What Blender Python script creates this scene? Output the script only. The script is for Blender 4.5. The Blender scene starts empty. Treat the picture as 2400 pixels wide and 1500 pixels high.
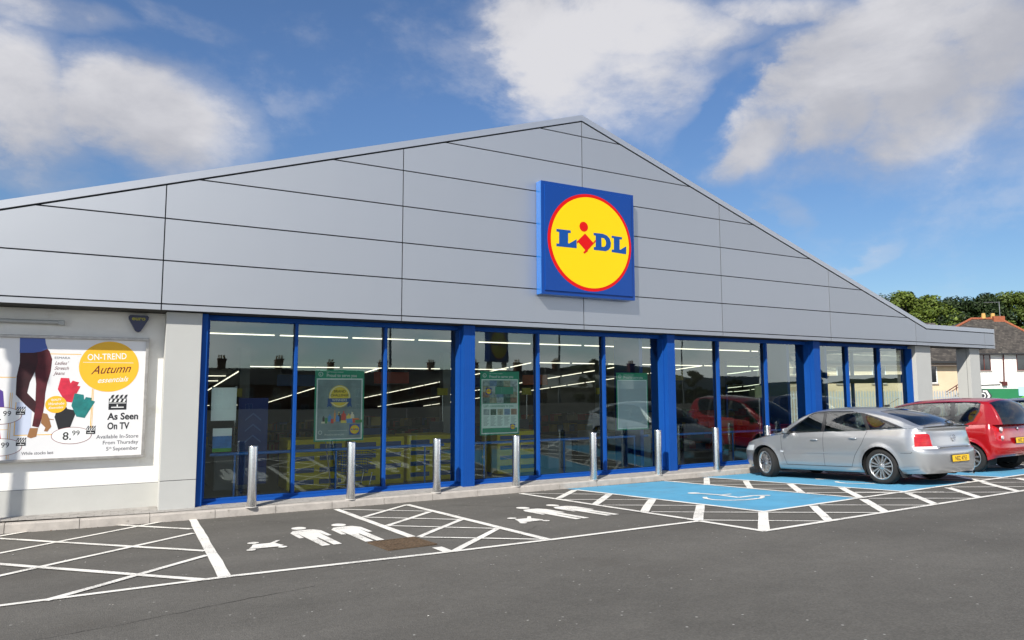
import bpy, bmesh, math, random
from math import sin, cos, pi, radians, atan2, sqrt, exp
from mathutils import Vector, Matrix, noise as mnoise
random.seed(7)
scene = bpy.context.scene
COL = scene.collection

# ---------------------------------------------------------------- camera
CAMZ = 1.889
cd = bpy.data.cameras.new('camera'); cam = bpy.data.objects.new('camera', cd); COL.objects.link(cam)
YAW, PIT, ROL = .5114, .0958, -.0022
cd.sensor_width = 36; cd.lens = 36*1665.76/2400; cd.clip_start = .1; cd.clip_end = 3000
_f = Vector((sin(YAW)*cos(PIT), cos(YAW)*cos(PIT), sin(PIT))); _r = Vector((cos(YAW), -sin(YAW), 0)); _u = _r.cross(_f)
_r2 = _r*cos(ROL)+_u*sin(ROL); _u2 = _u*cos(ROL)-_r*sin(ROL)
cam.matrix_world = Matrix(((_r2.x, _u2.x, -_f.x, 0), (_r2.y, _u2.y, -_f.y, 0), (_r2.z, _u2.z, -_f.z, CAMZ), (0, 0, 0, 1)))
scene.camera = cam

# ---------------------------------------------------------------- sun, sky, exposure
SUN = Vector((-1.4, -1.0, 1.45)).normalized()
sl = bpy.data.lights.new('sun', 'SUN'); sl.energy = 4.8; sl.angle = radians(.5); sl.color = (1, .955, .88)
so = bpy.data.objects.new('sun', sl); COL.objects.link(so)
so.rotation_euler = SUN.to_track_quat('Z', 'Y').to_euler()
scene.view_settings.view_transform = 'Standard'; scene.view_settings.look = 'None'
scene.view_settings.exposure = 0.42; scene.view_settings.gamma = 1
W = bpy.data.worlds.new('World'); scene.world = W; W.use_nodes = True
def build_world():
    nt = W.node_tree; nt.nodes.clear(); N = nt.nodes.new; L = nt.links.new
    out = N('ShaderNodeOutputWorld'); bg = N('ShaderNodeBackground'); L(bg.outputs[0], out.inputs[0])
    sky = N('ShaderNodeTexSky'); sky.sky_type = 'NISHITA'; sky.sun_disc = False
    sky.sun_elevation = math.asin(SUN.z); sky.sun_rotation = atan2(SUN.x, SUN.y)
    sky.air_density = 1.0; sky.dust_density = .15; sky.ozone_density = 2.0; sky.altitude = 50
    tc = N('ShaderNodeTexCoord'); sep = N('ShaderNodeSeparateXYZ'); L(tc.outputs['Generated'], sep.inputs[0])
    def m(op, a, b=None, c=None, clamp=False):
        n = N('ShaderNodeMath'); n.operation = op; n.use_clamp = clamp
        for i, v in enumerate((a, b, c)):
            if v is None: continue
            if isinstance(v, (int, float)): n.inputs[i].default_value = v
            else: L(v, n.inputs[i])
        return n.outputs[0]
    u = m('ARCTAN2', sep.outputs[0], sep.outputs[1]); v = m('ARCSINE', sep.outputs[2])
    # domain warp so the cloud edges billow
    def noise(scale, det, rough, off=0.0, dist=0.0, src=None):
        n = N('ShaderNodeTexNoise'); n.inputs['Scale'].default_value = scale; n.inputs['Detail'].default_value = det
        n.inputs['Roughness'].default_value = rough; n.inputs['Distortion'].default_value = dist
        mp = N('ShaderNodeMapping'); mp.inputs['Location'].default_value = (off, off*.7, off*.3)
        mp.inputs['Scale'].default_value = (1, 1, 1.7)
        L(src or tc.outputs['Generated'], mp.inputs[0]); L(mp.outputs[0], n.inputs['Vector']); return n.outputs['Fac']
    n1 = noise(5.5, 8, .60, 3.1, .25); n2 = noise(2.2, 3, .5, 7.7); n3 = noise(16, 6, .62, 1.3)
    wu = m('MULTIPLY_ADD', m('SUBTRACT', n1, .5), .16, u); wv = m('MULTIPLY_ADD', m('SUBTRACT', n2, .5), .10, v)
    # individual cloud banks: azimuth, elevation, half-size along, half-size across, tilt, weight
    BL = [(-0.105, 0.332, 0.057, 0.077, 0.2, 1), (0.017, 0.326, 0.121, 0.063, -0.04, 1.1), (0.119, 0.335, 0.054, 0.041, 0.12, 0.6), (-0.1, 0.252, 0.07, 0.029, 0.16, 0.6), (-0.089, 0.428, 0.077, 0.016, 0.09, 0.55), (0.056, 0.451, 0.06, 0.014, -0.16, 0.35), (0.211, 0.383, 0.035, 0.016, 0.1, 0.2), (0.581, 0.477, 0.086, 0.054, -0.34, 1), (0.687, 0.492, 0.131, 0.04, -0.1, 1), (0.574, 0.414, 0.074, 0.035, 0.11, 0.95), (0.654, 0.392, 0.073, 0.03, -0.3, 0.7), (0.734, 0.442, 0.087, 0.031, 0.05, 0.75), (0.77, 0.474, 0.098, 0.032, -0.13, 0.85), (0.72, 0.36, 0.035, 0.016, 0.17, 0.5), (0.851, 0.324, 0.045, 0.045, 0.41, 0.95), (0.947, 0.343, 0.071, 0.048, 0.48, 1.1), (1.046, 0.361, 0.076, 0.056, 0.36, 1.1), (1.123, 0.382, 0.062, 0.061, 0.13, 1.1), (1.027, 0.432, 0.118, 0.03, -0.24, 1.0), (1.123, 0.307, 0.047, 0.034, 0.19, 0.6), (0.824, 0.291, 0.04, 0.023, 0.34, 0.85), (0.995, 0.29, 0.064, 0.02, 0.22, 0.5), (0.901, 0.478, 0.105, 0.021, -0.19, 0.85), (.66, .43, .15, .07, -.2, .85), (.60, .365, .06, .035, .2, .7), (.99, .40, .20, .075, .25, 1.0), (1.04, .315, .13, .055, .22, .9), (1.13, .285, .06, .04, .0, .5), (0.815, 0.385, 0.060, 0.018, 0.55, -0.75), (0.778, 0.337, 0.034, 0.033, -0.09, -0.4), (0.879, 0.223, 0.033, 0.019, -0.61, 0.5), (0.989, 0.164, 0.043, 0.008, 0.39, 0.42), (1.005, 0.115, 0.021, 0.008, -0.07, 0.6),
          (1.5, .30, .30, .10, .1, .8), (-.75, .40, .35, .16, .1, .9), (-1.6, .3, .4, .12, 0, .8)]
    cov = None
    for (u0, v0, a, b, t, w) in BL:
        du = m('SUBTRACT', wu, u0); dv = m('SUBTRACT', wv, v0)
        p = m('MULTIPLY_ADD', du, cos(t)/a, m('MULTIPLY', dv, sin(t)/a)); q = m('MULTIPLY_ADD', du, -sin(t)/b, m('MULTIPLY', dv, cos(t)/b))
        r2 = m('MULTIPLY_ADD', p, p, m('MULTIPLY', q, q)); e = m('MULTIPLY', m('POWER', 2.718, m('MULTIPLY', m('MULTIPLY', r2, r2), -.55)), w)
        cov = e if cov is None else (m('MAXIMUM', cov, e) if w > 0 else m('ADD', cov, e))
    # broken cloud in the half of the sky behind the viewer
    back = m('MULTIPLY', m('SUBTRACT', .15, sep.outputs[1], clamp=True), 1.6, clamp=True)
    cov = m('ADD', cov, m('MULTIPLY', m('MULTIPLY', back, m('SUBTRACT', 1.25, m('MULTIPLY', v, 1.0), clamp=True)), m('MULTIPLY_ADD', n2, 2.2, -.40)))
    d = m('ADD', cov, m('MULTIPLY', m('SUBTRACT', n1, .5), 1.5)); d = m('ADD', d, m('MULTIPLY', m('SUBTRACT', n3, .5), .75))
    mr = N('ShaderNodeMapRange'); mr.interpolation_type = 'SMOOTHSTEP'
    L(d, mr.inputs[0]); mr.inputs[1].default_value = .20; mr.inputs[2].default_value = 1.08
    veil = N('ShaderNodeMapRange'); veil.interpolation_type = 'SMOOTHSTEP'; L(d, veil.inputs[0]); veil.inputs[1].default_value = -.02; veil.inputs[2].default_value = .62; veil.inputs[4].default_value = .30
    dens = m('MAXIMUM', m('MULTIPLY', mr.outputs[0], .96), veil.outputs[0])
    # brightness of the cloud: thin sunlit tops, greyer thick bases
    sh = N('ShaderNodeMapRange'); sh.interpolation_type = 'SMOOTHSTEP'
    L(m('ADD', m('MULTIPLY', n2, 1.3), m('MULTIPLY', n1, .7)), sh.inputs[0]); sh.inputs[1].default_value = .82; sh.inputs[2].default_value = 1.20
    cm = N('ShaderNodeMix'); cm.data_type = 'RGBA'; L(sh.outputs[0], cm.inputs[0])
    K = 1/.08
    cm.inputs[6].default_value = (.36*K, .365*K, .40*K, 1); cm.inputs[7].default_value = (.56*K, .555*K, .575*K, 1)
    mx = N('ShaderNodeMix'); mx.data_type = 'RGBA'; L(dens, mx.inputs[0])
    tint = N('ShaderNodeMix'); tint.data_type = 'RGBA'; tint.blend_type = 'MULTIPLY'; tint.inputs[0].default_value = 1
    L(sky.outputs[0], tint.inputs[6])
    tg = N('ShaderNodeMix'); tg.data_type = 'RGBA'; L(m('MULTIPLY', v, 2.6, clamp=True), tg.inputs[0]); tg.inputs[6].default_value = (.62, .74, .82, 1); tg.inputs[7].default_value = (.80, .98, 1.20, 1); L(tg.outputs[2], tint.inputs[7])
    L(tint.outputs[2], mx.inputs[6]); L(cm.outputs[2], mx.inputs[7]); L(mx.outputs[2], bg.inputs[0])
    bg.inputs[1].default_value = .08
    # the low cloud over the street, towards the sun, is the brightest part of the sky
    low = N('ShaderNodeMapRange'); L(v, low.inputs[0]); low.inputs[1].default_value = .10; low.inputs[2].default_value = .24; low.inputs[3].default_value = 1.0; low.inputs[4].default_value = 0.0
    L(m('MULTIPLY_ADD', m('MULTIPLY', low.outputs[0], back), .15, .08), bg.inputs[1])
build_world()

# ---------------------------------------------------------------- materials
MATS = {}
def mat(name, col, rough=.6, metal=0., spec=.5, var=0., vscale=3., bump=0., bscale=40., coat=0., emit=0., alpha=1., stretch=None, grime=None):
    if name in MATS: return MATS[name]
    m = bpy.data.materials.new(name); m.use_nodes = True; nt = m.node_tree; b = nt.nodes['Principled BSDF']; N = nt.nodes.new; L = nt.links.new
    b.inputs['Base Color'].default_value = (*col, 1); b.inputs['Roughness'].default_value = rough; b.inputs['Metallic'].default_value = metal
    b.inputs['Specular IOR Level'].default_value = spec; b.inputs['Coat Weight'].default_value = coat; b.inputs['Coat Roughness'].default_value = .04
    if emit: b.inputs['Emission Color'].default_value = (*col, 1); b.inputs['Emission Strength'].default_value = emit
    if alpha < 1: b.inputs['Alpha'].default_value = alpha
    tc = N('ShaderNodeTexCoord')
    src = tc.outputs['Object']
    if stretch:
        mp = N('ShaderNodeMapping'); mp.inputs['Scale'].default_value = stretch; L(src, mp.inputs[0]); src = mp.outputs[0]
    if var:
        n = N('ShaderNodeTexNoise'); n.inputs['Scale'].default_value = vscale; n.inputs['Detail'].default_value = 6; n.inputs['Roughness'].default_value = .62; L(src, n.inputs['Vector'])
        mr = N('ShaderNodeMapRange'); L(n.outputs['Fac'], mr.inputs[0]); mr.inputs[1].default_value = .3; mr.inputs[2].default_value = .7
        mr.inputs[3].default_value = 1-var; mr.inputs[4].default_value = 1+var
        mx = N('ShaderNodeMix'); mx.data_type = 'RGBA'; mx.blend_type = 'MULTIPLY'; mx.inputs[0].default_value = 1; mx.inputs[6].default_value = (*col, 1)
        L(mr.outputs[0], mx.inputs[7]); out = mx.outputs[2]
        if grime:
            g = N('ShaderNodeTexNoise'); g.inputs['Scale'].default_value = grime[1]; g.inputs['Detail'].default_value = 8; g.inputs['Roughness'].default_value = .7; L(src, g.inputs['Vector'])
            gr = N('ShaderNodeMapRange'); L(g.outputs['Fac'], gr.inputs[0]); gr.inputs[1].default_value = grime[2]; gr.inputs[2].default_value = grime[2]+.12
            g2 = N('ShaderNodeMix'); g2.data_type = 'RGBA'; L(gr.outputs[0], g2.inputs[0]); L(out, g2.inputs[6]); g2.inputs[7].default_value = (*grime[0], 1); out = g2.outputs[2]
        L(out, b.inputs['Base Color'])
    if bump:
        n = N('ShaderNodeTexNoise'); n.inputs['Scale'].default_value = bscale; n.inputs['Detail'].default_value = 4; L(src, n.inputs['Vector'])
        bp = N('ShaderNodeBump'); bp.inputs['Strength'].default_value = bump; bp.inputs['Distance'].default_value = .01; L(n.outputs['Fac'], bp.inputs['Height']); L(bp.outputs[0], b.inputs['Normal'])
    MATS[name] = m; return m

def asphalt():
    m = bpy.data.materials.new('asphalt'); m.use_nodes = True; nt = m.node_tree; b = nt.nodes['Principled BSDF']; N = nt.nodes.new; L = nt.links.new
    tc = N('ShaderNodeTexCoord'); o = tc.outputs['Object']
    def nz(s, d, r): n = N('ShaderNodeTexNoise'); n.inputs['Scale'].default_value = s; n.inputs['Detail'].default_value = d; n.inputs['Roughness'].default_value = r; L(o, n.inputs['Vector']); return n.outputs['Fac']
    vo = N('ShaderNodeTexVoronoi'); vo.inputs['Scale'].default_value = 75; L(o, vo.inputs['Vector'])
    rgb = N('ShaderNodeSeparateColor'); L(vo.outputs['Color'], rgb.inputs[0])
    def mrn(i, a, b_, c, d): r = N('ShaderNodeMapRange'); L(i, r.inputs[0]); r.inputs[1].default_value = a; r.inputs[2].default_value = b_; r.inputs[3].default_value = c; r.inputs[4].default_value = d; return r.outputs[0]
    stone = mrn(rgb.outputs[0], 0, 1, .85, 1.15)
    vo2 = N('ShaderNodeTexVoronoi'); vo2.inputs['Scale'].default_value = 15; L(o, vo2.inputs['Vector']); rgb2 = N('ShaderNodeSeparateColor'); L(vo2.outputs['Color'], rgb2.inputs[0])
    f1 = N('ShaderNodeMath'); f1.operation = 'MULTIPLY'; L(mrn(rgb2.outputs[1], .90, .93, 0, 1), f1.inputs[0]); L(mrn(vo2.outputs['Distance'], .10, .17, 1, 0), f1.inputs[1])
    tmp = N('ShaderNodeMapping'); tmp.inputs['Scale'].default_value = (.12, .95, 1); L(o, tmp.inputs[0]); trk = N('ShaderNodeTexNoise'); trk.inputs['Scale'].default_value = 1; trk.inputs['Detail'].default_value = 4; L(tmp.outputs[0], trk.inputs['Vector'])
    bg_ = N('ShaderNodeMath'); bg_.operation = 'MULTIPLY'; L(mrn(nz(.35, 5, .6), .3, .7, .86, 1.12), bg_.inputs[0]); L(mrn(trk.outputs['Fac'], .35, .65, .92, 1.08), bg_.inputs[1]); big = bg_.outputs[0]; med = mrn(nz(3.2, 5, .65), .3, .7, .93, 1.07)
    a = N('ShaderNodeMath'); a.operation = 'MULTIPLY'; L(stone, a.inputs[0]); L(big, a.inputs[1])
    a2 = N('ShaderNodeMath'); a2.operation = 'MULTIPLY'; L(a.outputs[0], a2.inputs[0]); L(med, a2.inputs[1])
    mx = N('ShaderNodeMix'); mx.data_type = 'RGBA'; mx.blend_type = 'MULTIPLY'; mx.inputs[0].default_value = 1; mx.inputs[6].default_value = (.112, .105, .092, 1); L(a2.outputs[0], mx.inputs[7])
    # oily darker stains in the bays
    st = mrn(nz(.8, 8, .72), .54, .70, 0, .6)
    m2 = N('ShaderNodeMix'); m2.data_type = 'RGBA'; L(st, m2.inputs[0]); L(mx.outputs[2], m2.inputs[6]); m2.inputs[7].default_value = (.075, .068, .058, 1)
    m3 = N('ShaderNodeMix'); m3.data_type = 'RGBA'; L(f1.outputs[0], m3.inputs[0]); L(m2.outputs[2], m3.inputs[6]); m3.inputs[7].default_value = (.34, .33, .30, 1)
    L(m3.outputs[2], b.inputs['Base Color']); b.inputs['Roughness'].default_value = .9; b.inputs['Specular IOR Level'].default_value = .25
    bp = N('ShaderNodeBump'); bp.inputs['Strength'].default_value = .55; bp.inputs['Distance'].default_value = .006; L(vo.outputs['Distance'], bp.inputs['Height']); L(bp.outputs[0], b.inputs['Normal'])
    return m
ASPHALT = asphalt()

def paint(name, col, wear, thr):
    """road paint, worn through to the asphalt in small specks and patches"""
    m = bpy.data.materials.new(name); m.use_nodes = True; nt = m.node_tree; b = nt.nodes['Principled BSDF']; N = nt.nodes.new; L = nt.links.new
    o = N('ShaderNodeTexCoord').outputs['Object']
    def nz(s, d, r): n = N('ShaderNodeTexNoise'); n.inputs['Scale'].default_value = s; n.inputs['Detail'].default_value = d; n.inputs['Roughness'].default_value = r; L(o, n.inputs['Vector']); return n.outputs['Fac']
    def mrn(i, a, b_, c, d): r = N('ShaderNodeMapRange'); L(i, r.inputs[0]); r.inputs[1].default_value = a; r.inputs[2].default_value = b_; r.inputs[3].default_value = c; r.inputs[4].default_value = d; return r.outputs[0]
    mx = N('ShaderNodeMix'); mx.data_type = 'RGBA'; mx.blend_type = 'MULTIPLY'; mx.inputs[0].default_value = 1; mx.inputs[6].default_value = (*col, 1); L(mrn(nz(1.6, 7, .7), .3, .7, .84, 1.06), mx.inputs[7])
    ad = N('ShaderNodeMath'); ad.operation = 'ADD'; L(nz(60, 5, .7), ad.inputs[0]); L(mrn(nz(2.1, 4, .6), .35, .65, -.10, .10), ad.inputs[1])
    m2 = N('ShaderNodeMix'); m2.data_type = 'RGBA'; L(mrn(ad.outputs[0], thr, thr+.08, 0, wear), m2.inputs[0]); L(mx.outputs[2], m2.inputs[6]); m2.inputs[7].default_value = (.16, .15, .135, 1)
    L(m2.outputs[2], b.inputs['Base Color']); b.inputs['Roughness'].default_value = .75; b.inputs['Specular IOR Level'].default_value = .3
    bp = N('ShaderNodeBump'); bp.inputs['Strength'].default_value = .3; bp.inputs['Distance'].default_value = .004; L(nz(90, 3, .6), bp.inputs['Height']); L(bp.outputs[0], b.inputs['Normal'])
    MATS[name] = m; return m
WHITE_PAINT = paint('white_road_paint', (.80, .77, .70), .85, .575)
BLUE_PAINT = paint('blue_bay_paint', (.095, .325, .50), .7, .61)

def glassmat(name, tint, trans, base=.06, ior=1.5, boost=1.6, gcol=(1, 1, 1), wave=0):
    m = bpy.data.materials.new(name); m.use_nodes = True; nt = m.node_tree; nt.nodes.clear(); N = nt.nodes.new; L = nt.links.new
    out = N('ShaderNodeOutputMaterial'); t = N('ShaderNodeBsdfTransparent'); t.inputs[0].default_value = (*[c*trans for c in tint], 1)
    g = N('ShaderNodeBsdfGlossy'); g.inputs['Roughness'].default_value = .0; g.inputs[0].default_value = (*gcol, 1)
    if wave:   # float glass is never quite flat: long soft ripples in what it mirrors
        nz = N('ShaderNodeTexNoise'); nz.inputs['Scale'].default_value = 1.3; nz.inputs['Detail'].default_value = 1.5; tc = N('ShaderNodeTexCoord'); L(tc.outputs['Object'], nz.inputs['Vector'])
        bp = N('ShaderNodeBump'); bp.inputs['Strength'].default_value = 1.0; bp.inputs['Distance'].default_value = wave; L(nz.outputs['Fac'], bp.inputs['Height']); L(bp.outputs[0], g.inputs['Normal'])
    fr = N('ShaderNodeFresnel'); fr.inputs[0].default_value = ior
    k = N('ShaderNodeMath'); k.operation = 'MULTIPLY_ADD'; L(fr.outputs[0], k.inputs[0]); k.inputs[1].default_value = boost; k.inputs[2].default_value = base; k.use_clamp = True
    mx = N('ShaderNodeMixShader'); L(k.outputs[0], mx.inputs[0]); L(t.outputs[0], mx.inputs[1]); L(g.outputs[0], mx.inputs[2]); L(mx.outputs[0], out.inputs[0])
    MATS[name] = m; return m
SHOP_GLASS = glassmat('shopfront_glass', (.90, .97, .93), .98, .055, 1.5, 1.2, (.84, .96, .92), wave=.0011)
CAR_GLASS = glassmat('car_glass', (.72, .85, .82), .50, .02, 1.5, 1.1)
REAR_GLASS = glassmat('car_privacy_glass', (.5, .6, .7), .30, .03, 1.5, 1.3)

# ---------------------------------------------------------------- mesh collector
class MB:
    def __init__(s): s.v = []; s.f = []; s.mi = []; s.mats = []; s.sm = []
    def _m(s, m):
        if m not in s.mats: s.mats.append(m)
        return s.mats.index(m)
    def add(s, vs, fs, m, smooth=False):
        o = len(s.v); s.v += [tuple(v) for v in vs]; i = s._m(m)
        for f in fs: s.f.append(tuple(o+k for k in f)); s.mi.append(i); s.sm.append(smooth)
        return s
    def box(s, a, b, m, mtx=None):
        x0, y0, z0 = a; x1, y1, z1 = b
        vs = [(x0,y0,z0),(x1,y0,z0),(x1,y1,z0),(x0,y1,z0),(x0,y0,z1),(x1,y0,z1),(x1,y1,z1),(x0,y1,z1)]
        if mtx: vs = [tuple(mtx @ Vector(v)) for v in vs]
        return s.add(vs, [(0,3,2,1),(4,5,6,7),(0,1,5,4),(1,2,6,5),(2,3,7,6),(3,0,4,7)], m)
    def tube(s, p, q, r0, m, r1=None, n=12, cap=True, smooth=True):
        p = Vector(p); q = Vector(q); r1 = r0 if r1 is None else r1; d = (q-p).normalized()
        a = d.orthogonal().normalized(); b = d.cross(a); vs = []
        for c, r in ((p, r0), (q, r1)):
            for i in range(n): t = 2*pi*i/n; vs.append(c+a*(r*cos(t))+b*(r*sin(t)))
        s.add(vs, [(i, (i+1) % n, n+(i+1) % n, n+i) for i in range(n)], m, smooth)
        if cap: s.add(vs[:n], [tuple(range(n-1, -1, -1))], m); s.add(vs[n:], [tuple(range(n))], m)
        return s
    def path(s, pts, r, m, n=8):
        for a, b in zip(pts[:-1], pts[1:]): s.tube(a, b, r, m, n=n)
        return s
    def lathe(s, prof, m, mtx=None, n=24, smooth=True):
        """prof: list of (radius, axial); axis = local Y"""
        vs = []
        for r, a in prof:
            for i in range(n): t = 2*pi*i/n; vs.append(Vector((r*cos(t), a, r*sin(t))))
        if mtx: vs = [mtx @ v for v in vs]
        fs = []
        for k in range(len(prof)-1):
            for i in range(n): j = (i+1) % n; fs.append((k*n+i, (k+1)*n+i, (k+1)*n+j, k*n+j))
        return s.add(vs, fs, m, smooth)
    def flat(s, pts, y, m, th=0.):
        """polygon in the x-z plane at depth y facing -y"""
        n = len(pts); vs = [(x, y, z) for x, z in pts]
        ar = sum(pts[i][0]*pts[(i+1) % n][1]-pts[(i+1) % n][0]*pts[i][1] for i in range(n))
        idx = list(range(n)) if ar > 0 else list(range(n-1, -1, -1))
        s.add(vs, [tuple(idx)], m)
        if th:
            v2 = vs+[(x, y+th, z) for x, z in pts]
            for i in range(n): j = (i+1) % n; s.add([v2[i], v2[j], v2[n+j], v2[n+i]], [(0, 3, 2, 1) if ar > 0 else (0, 1, 2, 3)], m)
        return s
    def build(s, name, parent=None, label=None, cat=None, group=None, kind=None, loc=None, bevel=0., weld=False):
        me = bpy.data.meshes.new(name); me.from_pydata(s.v, [], s.f)
        for m in s.mats: me.materials.append(m)
        me.polygons.foreach_set('material_index', s.mi); me.polygons.foreach_set('use_smooth', s.sm)
        if weld:
            bm = bmesh.new(); bm.from_mesh(me); bmesh.ops.remove_doubles(bm, verts=bm.verts, dist=1e-4); bm.to_mesh(me); bm.free()
        me.update(); o = bpy.data.objects.new(name, me); COL.objects.link(o)
        if parent: o.parent = parent
        if loc: o.location = loc
        if bevel:
            md = o.modifiers.new('bevel', 'BEVEL'); md.width = bevel; md.segments = 2; md.limit_method = 'ANGLE'; md.angle_limit = radians(40)
        tag(o, label, cat, group, kind); return o
def tag(o, label=None, cat=None, group=None, kind=None):
    if label: o['label'] = label
    if cat: o['category'] = cat
    if group: o['group'] = group
    if kind: o['kind'] = kind
    return o
def thing(name, label, cat, loc=(0, 0, 0), rot=(0, 0, 0), group=None):
    o = bpy.data.objects.new(name, None); COL.objects.link(o); o.location = loc; o.rotation_euler = rot; o.empty_display_size = .2
    return tag(o, label, cat, group)
def dup(root, loc, rot=None, label=None):
    def cp(o, par):
        c = o.copy(); COL.objects.link(c)
        if par: c.parent = par
        for ch in list(o.children): cp(ch, c)
        return c
    r = cp(root, None); r.location = loc
    if rot: r.rotation_euler = rot
    if label: r['label'] = label
    return r

# lettering: the built-in font turned into mesh, laid in the x-z plane facing -y
def text(mb, s, x, z, size, y, m, align='LEFT', bold=0., shear=0., sx=1., rot=0., mtx=None, fit=0.):
    cu = bpy.data.curves.new('t', 'FONT'); cu.body = s; cu.size = size; cu.align_x = align; cu.offset = bold*size; cu.shear = shear; cu.resolution_u = 3
    o = bpy.data.objects.new('t', cu); COL.objects.link(o); dg = bpy.context.evaluated_depsgraph_get(); dg.update()
    me = bpy.data.meshes.new_from_object(o.evaluated_get(dg)); c, k = cos(rot), sin(rot); vs = []
    if fit: sx = fit/(max(v.co.x for v in me.vertices)-min(v.co.x for v in me.vertices))
    for v in me.vertices:
        a, b = v.co.x*sx, v.co.y; p = Vector((x+a*c-b*k, y, z+a*k+b*c)); vs.append(mtx @ p if mtx else p)
    mb.add(vs, [tuple(p.vertices) for p in me.polygons], m)
    bpy.data.objects.remove(o); bpy.data.curves.remove(cu); bpy.data.meshes.remove(me)
def ell(x, z, a, b, n=40, t0=0, t1=2*pi): return [(x+a*cos(t0+(t1-t0)*i/n), z+b*sin(t0+(t1-t0)*i/n)) for i in range(n)]
def ringpoly(mb, x, z, a, b, w, y, m, n=48):
    vs = []; 
    for i in range(n): t = 2*pi*i/n; vs += [(x+a*cos(t), y, z+b*sin(t)), (x+(a-w)*cos(t), y, z+(b-w)*sin(t))]
    mb.add(vs, [(2*i, 2*((i+1) % n), 2*((i+1) % n)+1, 2*i+1) for i in range(n)], m)
# ================================================================ ground, paving, markings
SLOPE = .0555
def gz(y):
    """the car park falls gently towards the shop; behind the viewer it drops away to the street"""
    if y < -8: return .998 - .085*min(-8-y, 42)
    if y < 60: return .554-SLOPE*y
    return .554-SLOPE*60
def build_ground():
    mb = MB(); ys = [-600, -50, -40, -30, -20, -14, -8, -4, 0, 3, 6, 9, 12, 16, 22, 30, 40, 50, 60, 200, 900]; xs = [-700, -100, -40, -15, -5, 0, 5, 10, 15, 20, 30, 45, 70, 110, 900]
    vs = [(x, y, gz(y)) for y in ys for x in xs]; n = len(xs)
    mb.add(vs, [(j*n+i, j*n+i+1, (j+1)*n+i+1, (j+1)*n+i) for j in range(len(ys)-1) for i in range(n-1)], ASPHALT)
    mb.build('car_park_ground', kind='structure')
build_ground()
KERB = [(-14, 12.62), (-3.2, 12.62), (-1.3, 12.45), (.1, 12.27), (.9, 12.2), (3.4, 12.12), (26.3, 12.12)]
M_KERB = mat('kerb_concrete', (.40, .365, .325), .85, var=.16, vscale=6, bump=.4, bscale=120, grime=((.22, .20, .17), 9, .60))
M_KJ = mat('kerb_joint', (.17, .155, .135), .9)
M_SLAB = mat('paving_block', (.33, .31, .285), .85, var=.16, vscale=7, bump=.4, bscale=110, grime=((.20, .19, .165), 5, .58))
def kerb_y(x):
    for (a, b), (c, d) in zip(KERB[:-1], KERB[1:]):
        if a <= x <= c: return b+(d-b)*(x-a)/(c-a)
    return KERB[-1][1]
def build_kerb():
    mb = MB(); x = -14.0
    while x < 26.2:
        x1 = min(x+.912, 26.3); g = .004; ya, yb = kerb_y(x), kerb_y(x1); r = .012
        prof = [(0, -.16), (0.012, -.02), (.02, -.006), (.035, 0), (.125, 0), (.125, -.16)]
        vs = [(x+g, ya+p[0], p[1]) for p in prof]+[(x1-g, yb+p[0], p[1]) for p in prof]; n = len(prof)
        mb.add(vs, [(i, n+i, n+i+1, i+1) for i in range(n-1)]+[tuple(range(n)), tuple(range(2*n-1, n-1, -1))], M_KERB)
        x += .912
    mb.build('kerb', kind='structure')
    mb = MB(); 
    for a, b in zip(KERB[:-1], KERB[1:]): mb.add([(a[0], a[1]+.06, -.17), (b[0], b[1]+.06, -.17), (b[0], b[1]+.06, -.01), (a[0], a[1]+.06, -.01), (b[0], b[1]+.12, -.01), (a[0], a[1]+.12, -.01)], [(0, 1, 2, 3), (3, 2, 4, 5)], M_KJ)
    # paving blocks, real little joints
    bed = MB()
    for a, b in zip(KERB[:-1], KERB[1:]): bed.add([(a[0], a[1]+.12, -.010), (b[0], b[1]+.12, -.010), (b[0], 13.3, .030), (a[0], 13.3, .030)], [(0, 1, 2, 3)], M_KJ)
    def pz(x, y): return .048*min(1., max(0, (y-12.2)/.9))
    for j in range(11):
        y0 = 12.245+j*.105
        for i in range(int(41/.21)):
            x0 = -14+i*.21+(.105 if j % 2 else 0); y1 = y0+.101; x1 = x0+.206
            if x0 > 26.1: continue
            ka = kerb_y(x0)+.126; kb = kerb_y(min(x1, 26.2))+.126
            if y1 < max(ka, kb)+.004: continue
            ya = max(y0, ka); yb_ = max(y0, kb); dz = random.uniform(-.0012, .0012)
            bed.add([(x0, ya, pz(x0, ya)+dz), (x1, yb_, pz(x1, yb_)+dz), (x1, y1, pz(x1, y1)+dz), (x0, y1, pz(x0, y1)+dz)], [(0, 1, 2, 3)], M_SLAB)
    bed.build('pavement', kind='structure')
    mb.build('kerb_bed', kind='structure')
build_kerb()

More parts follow.
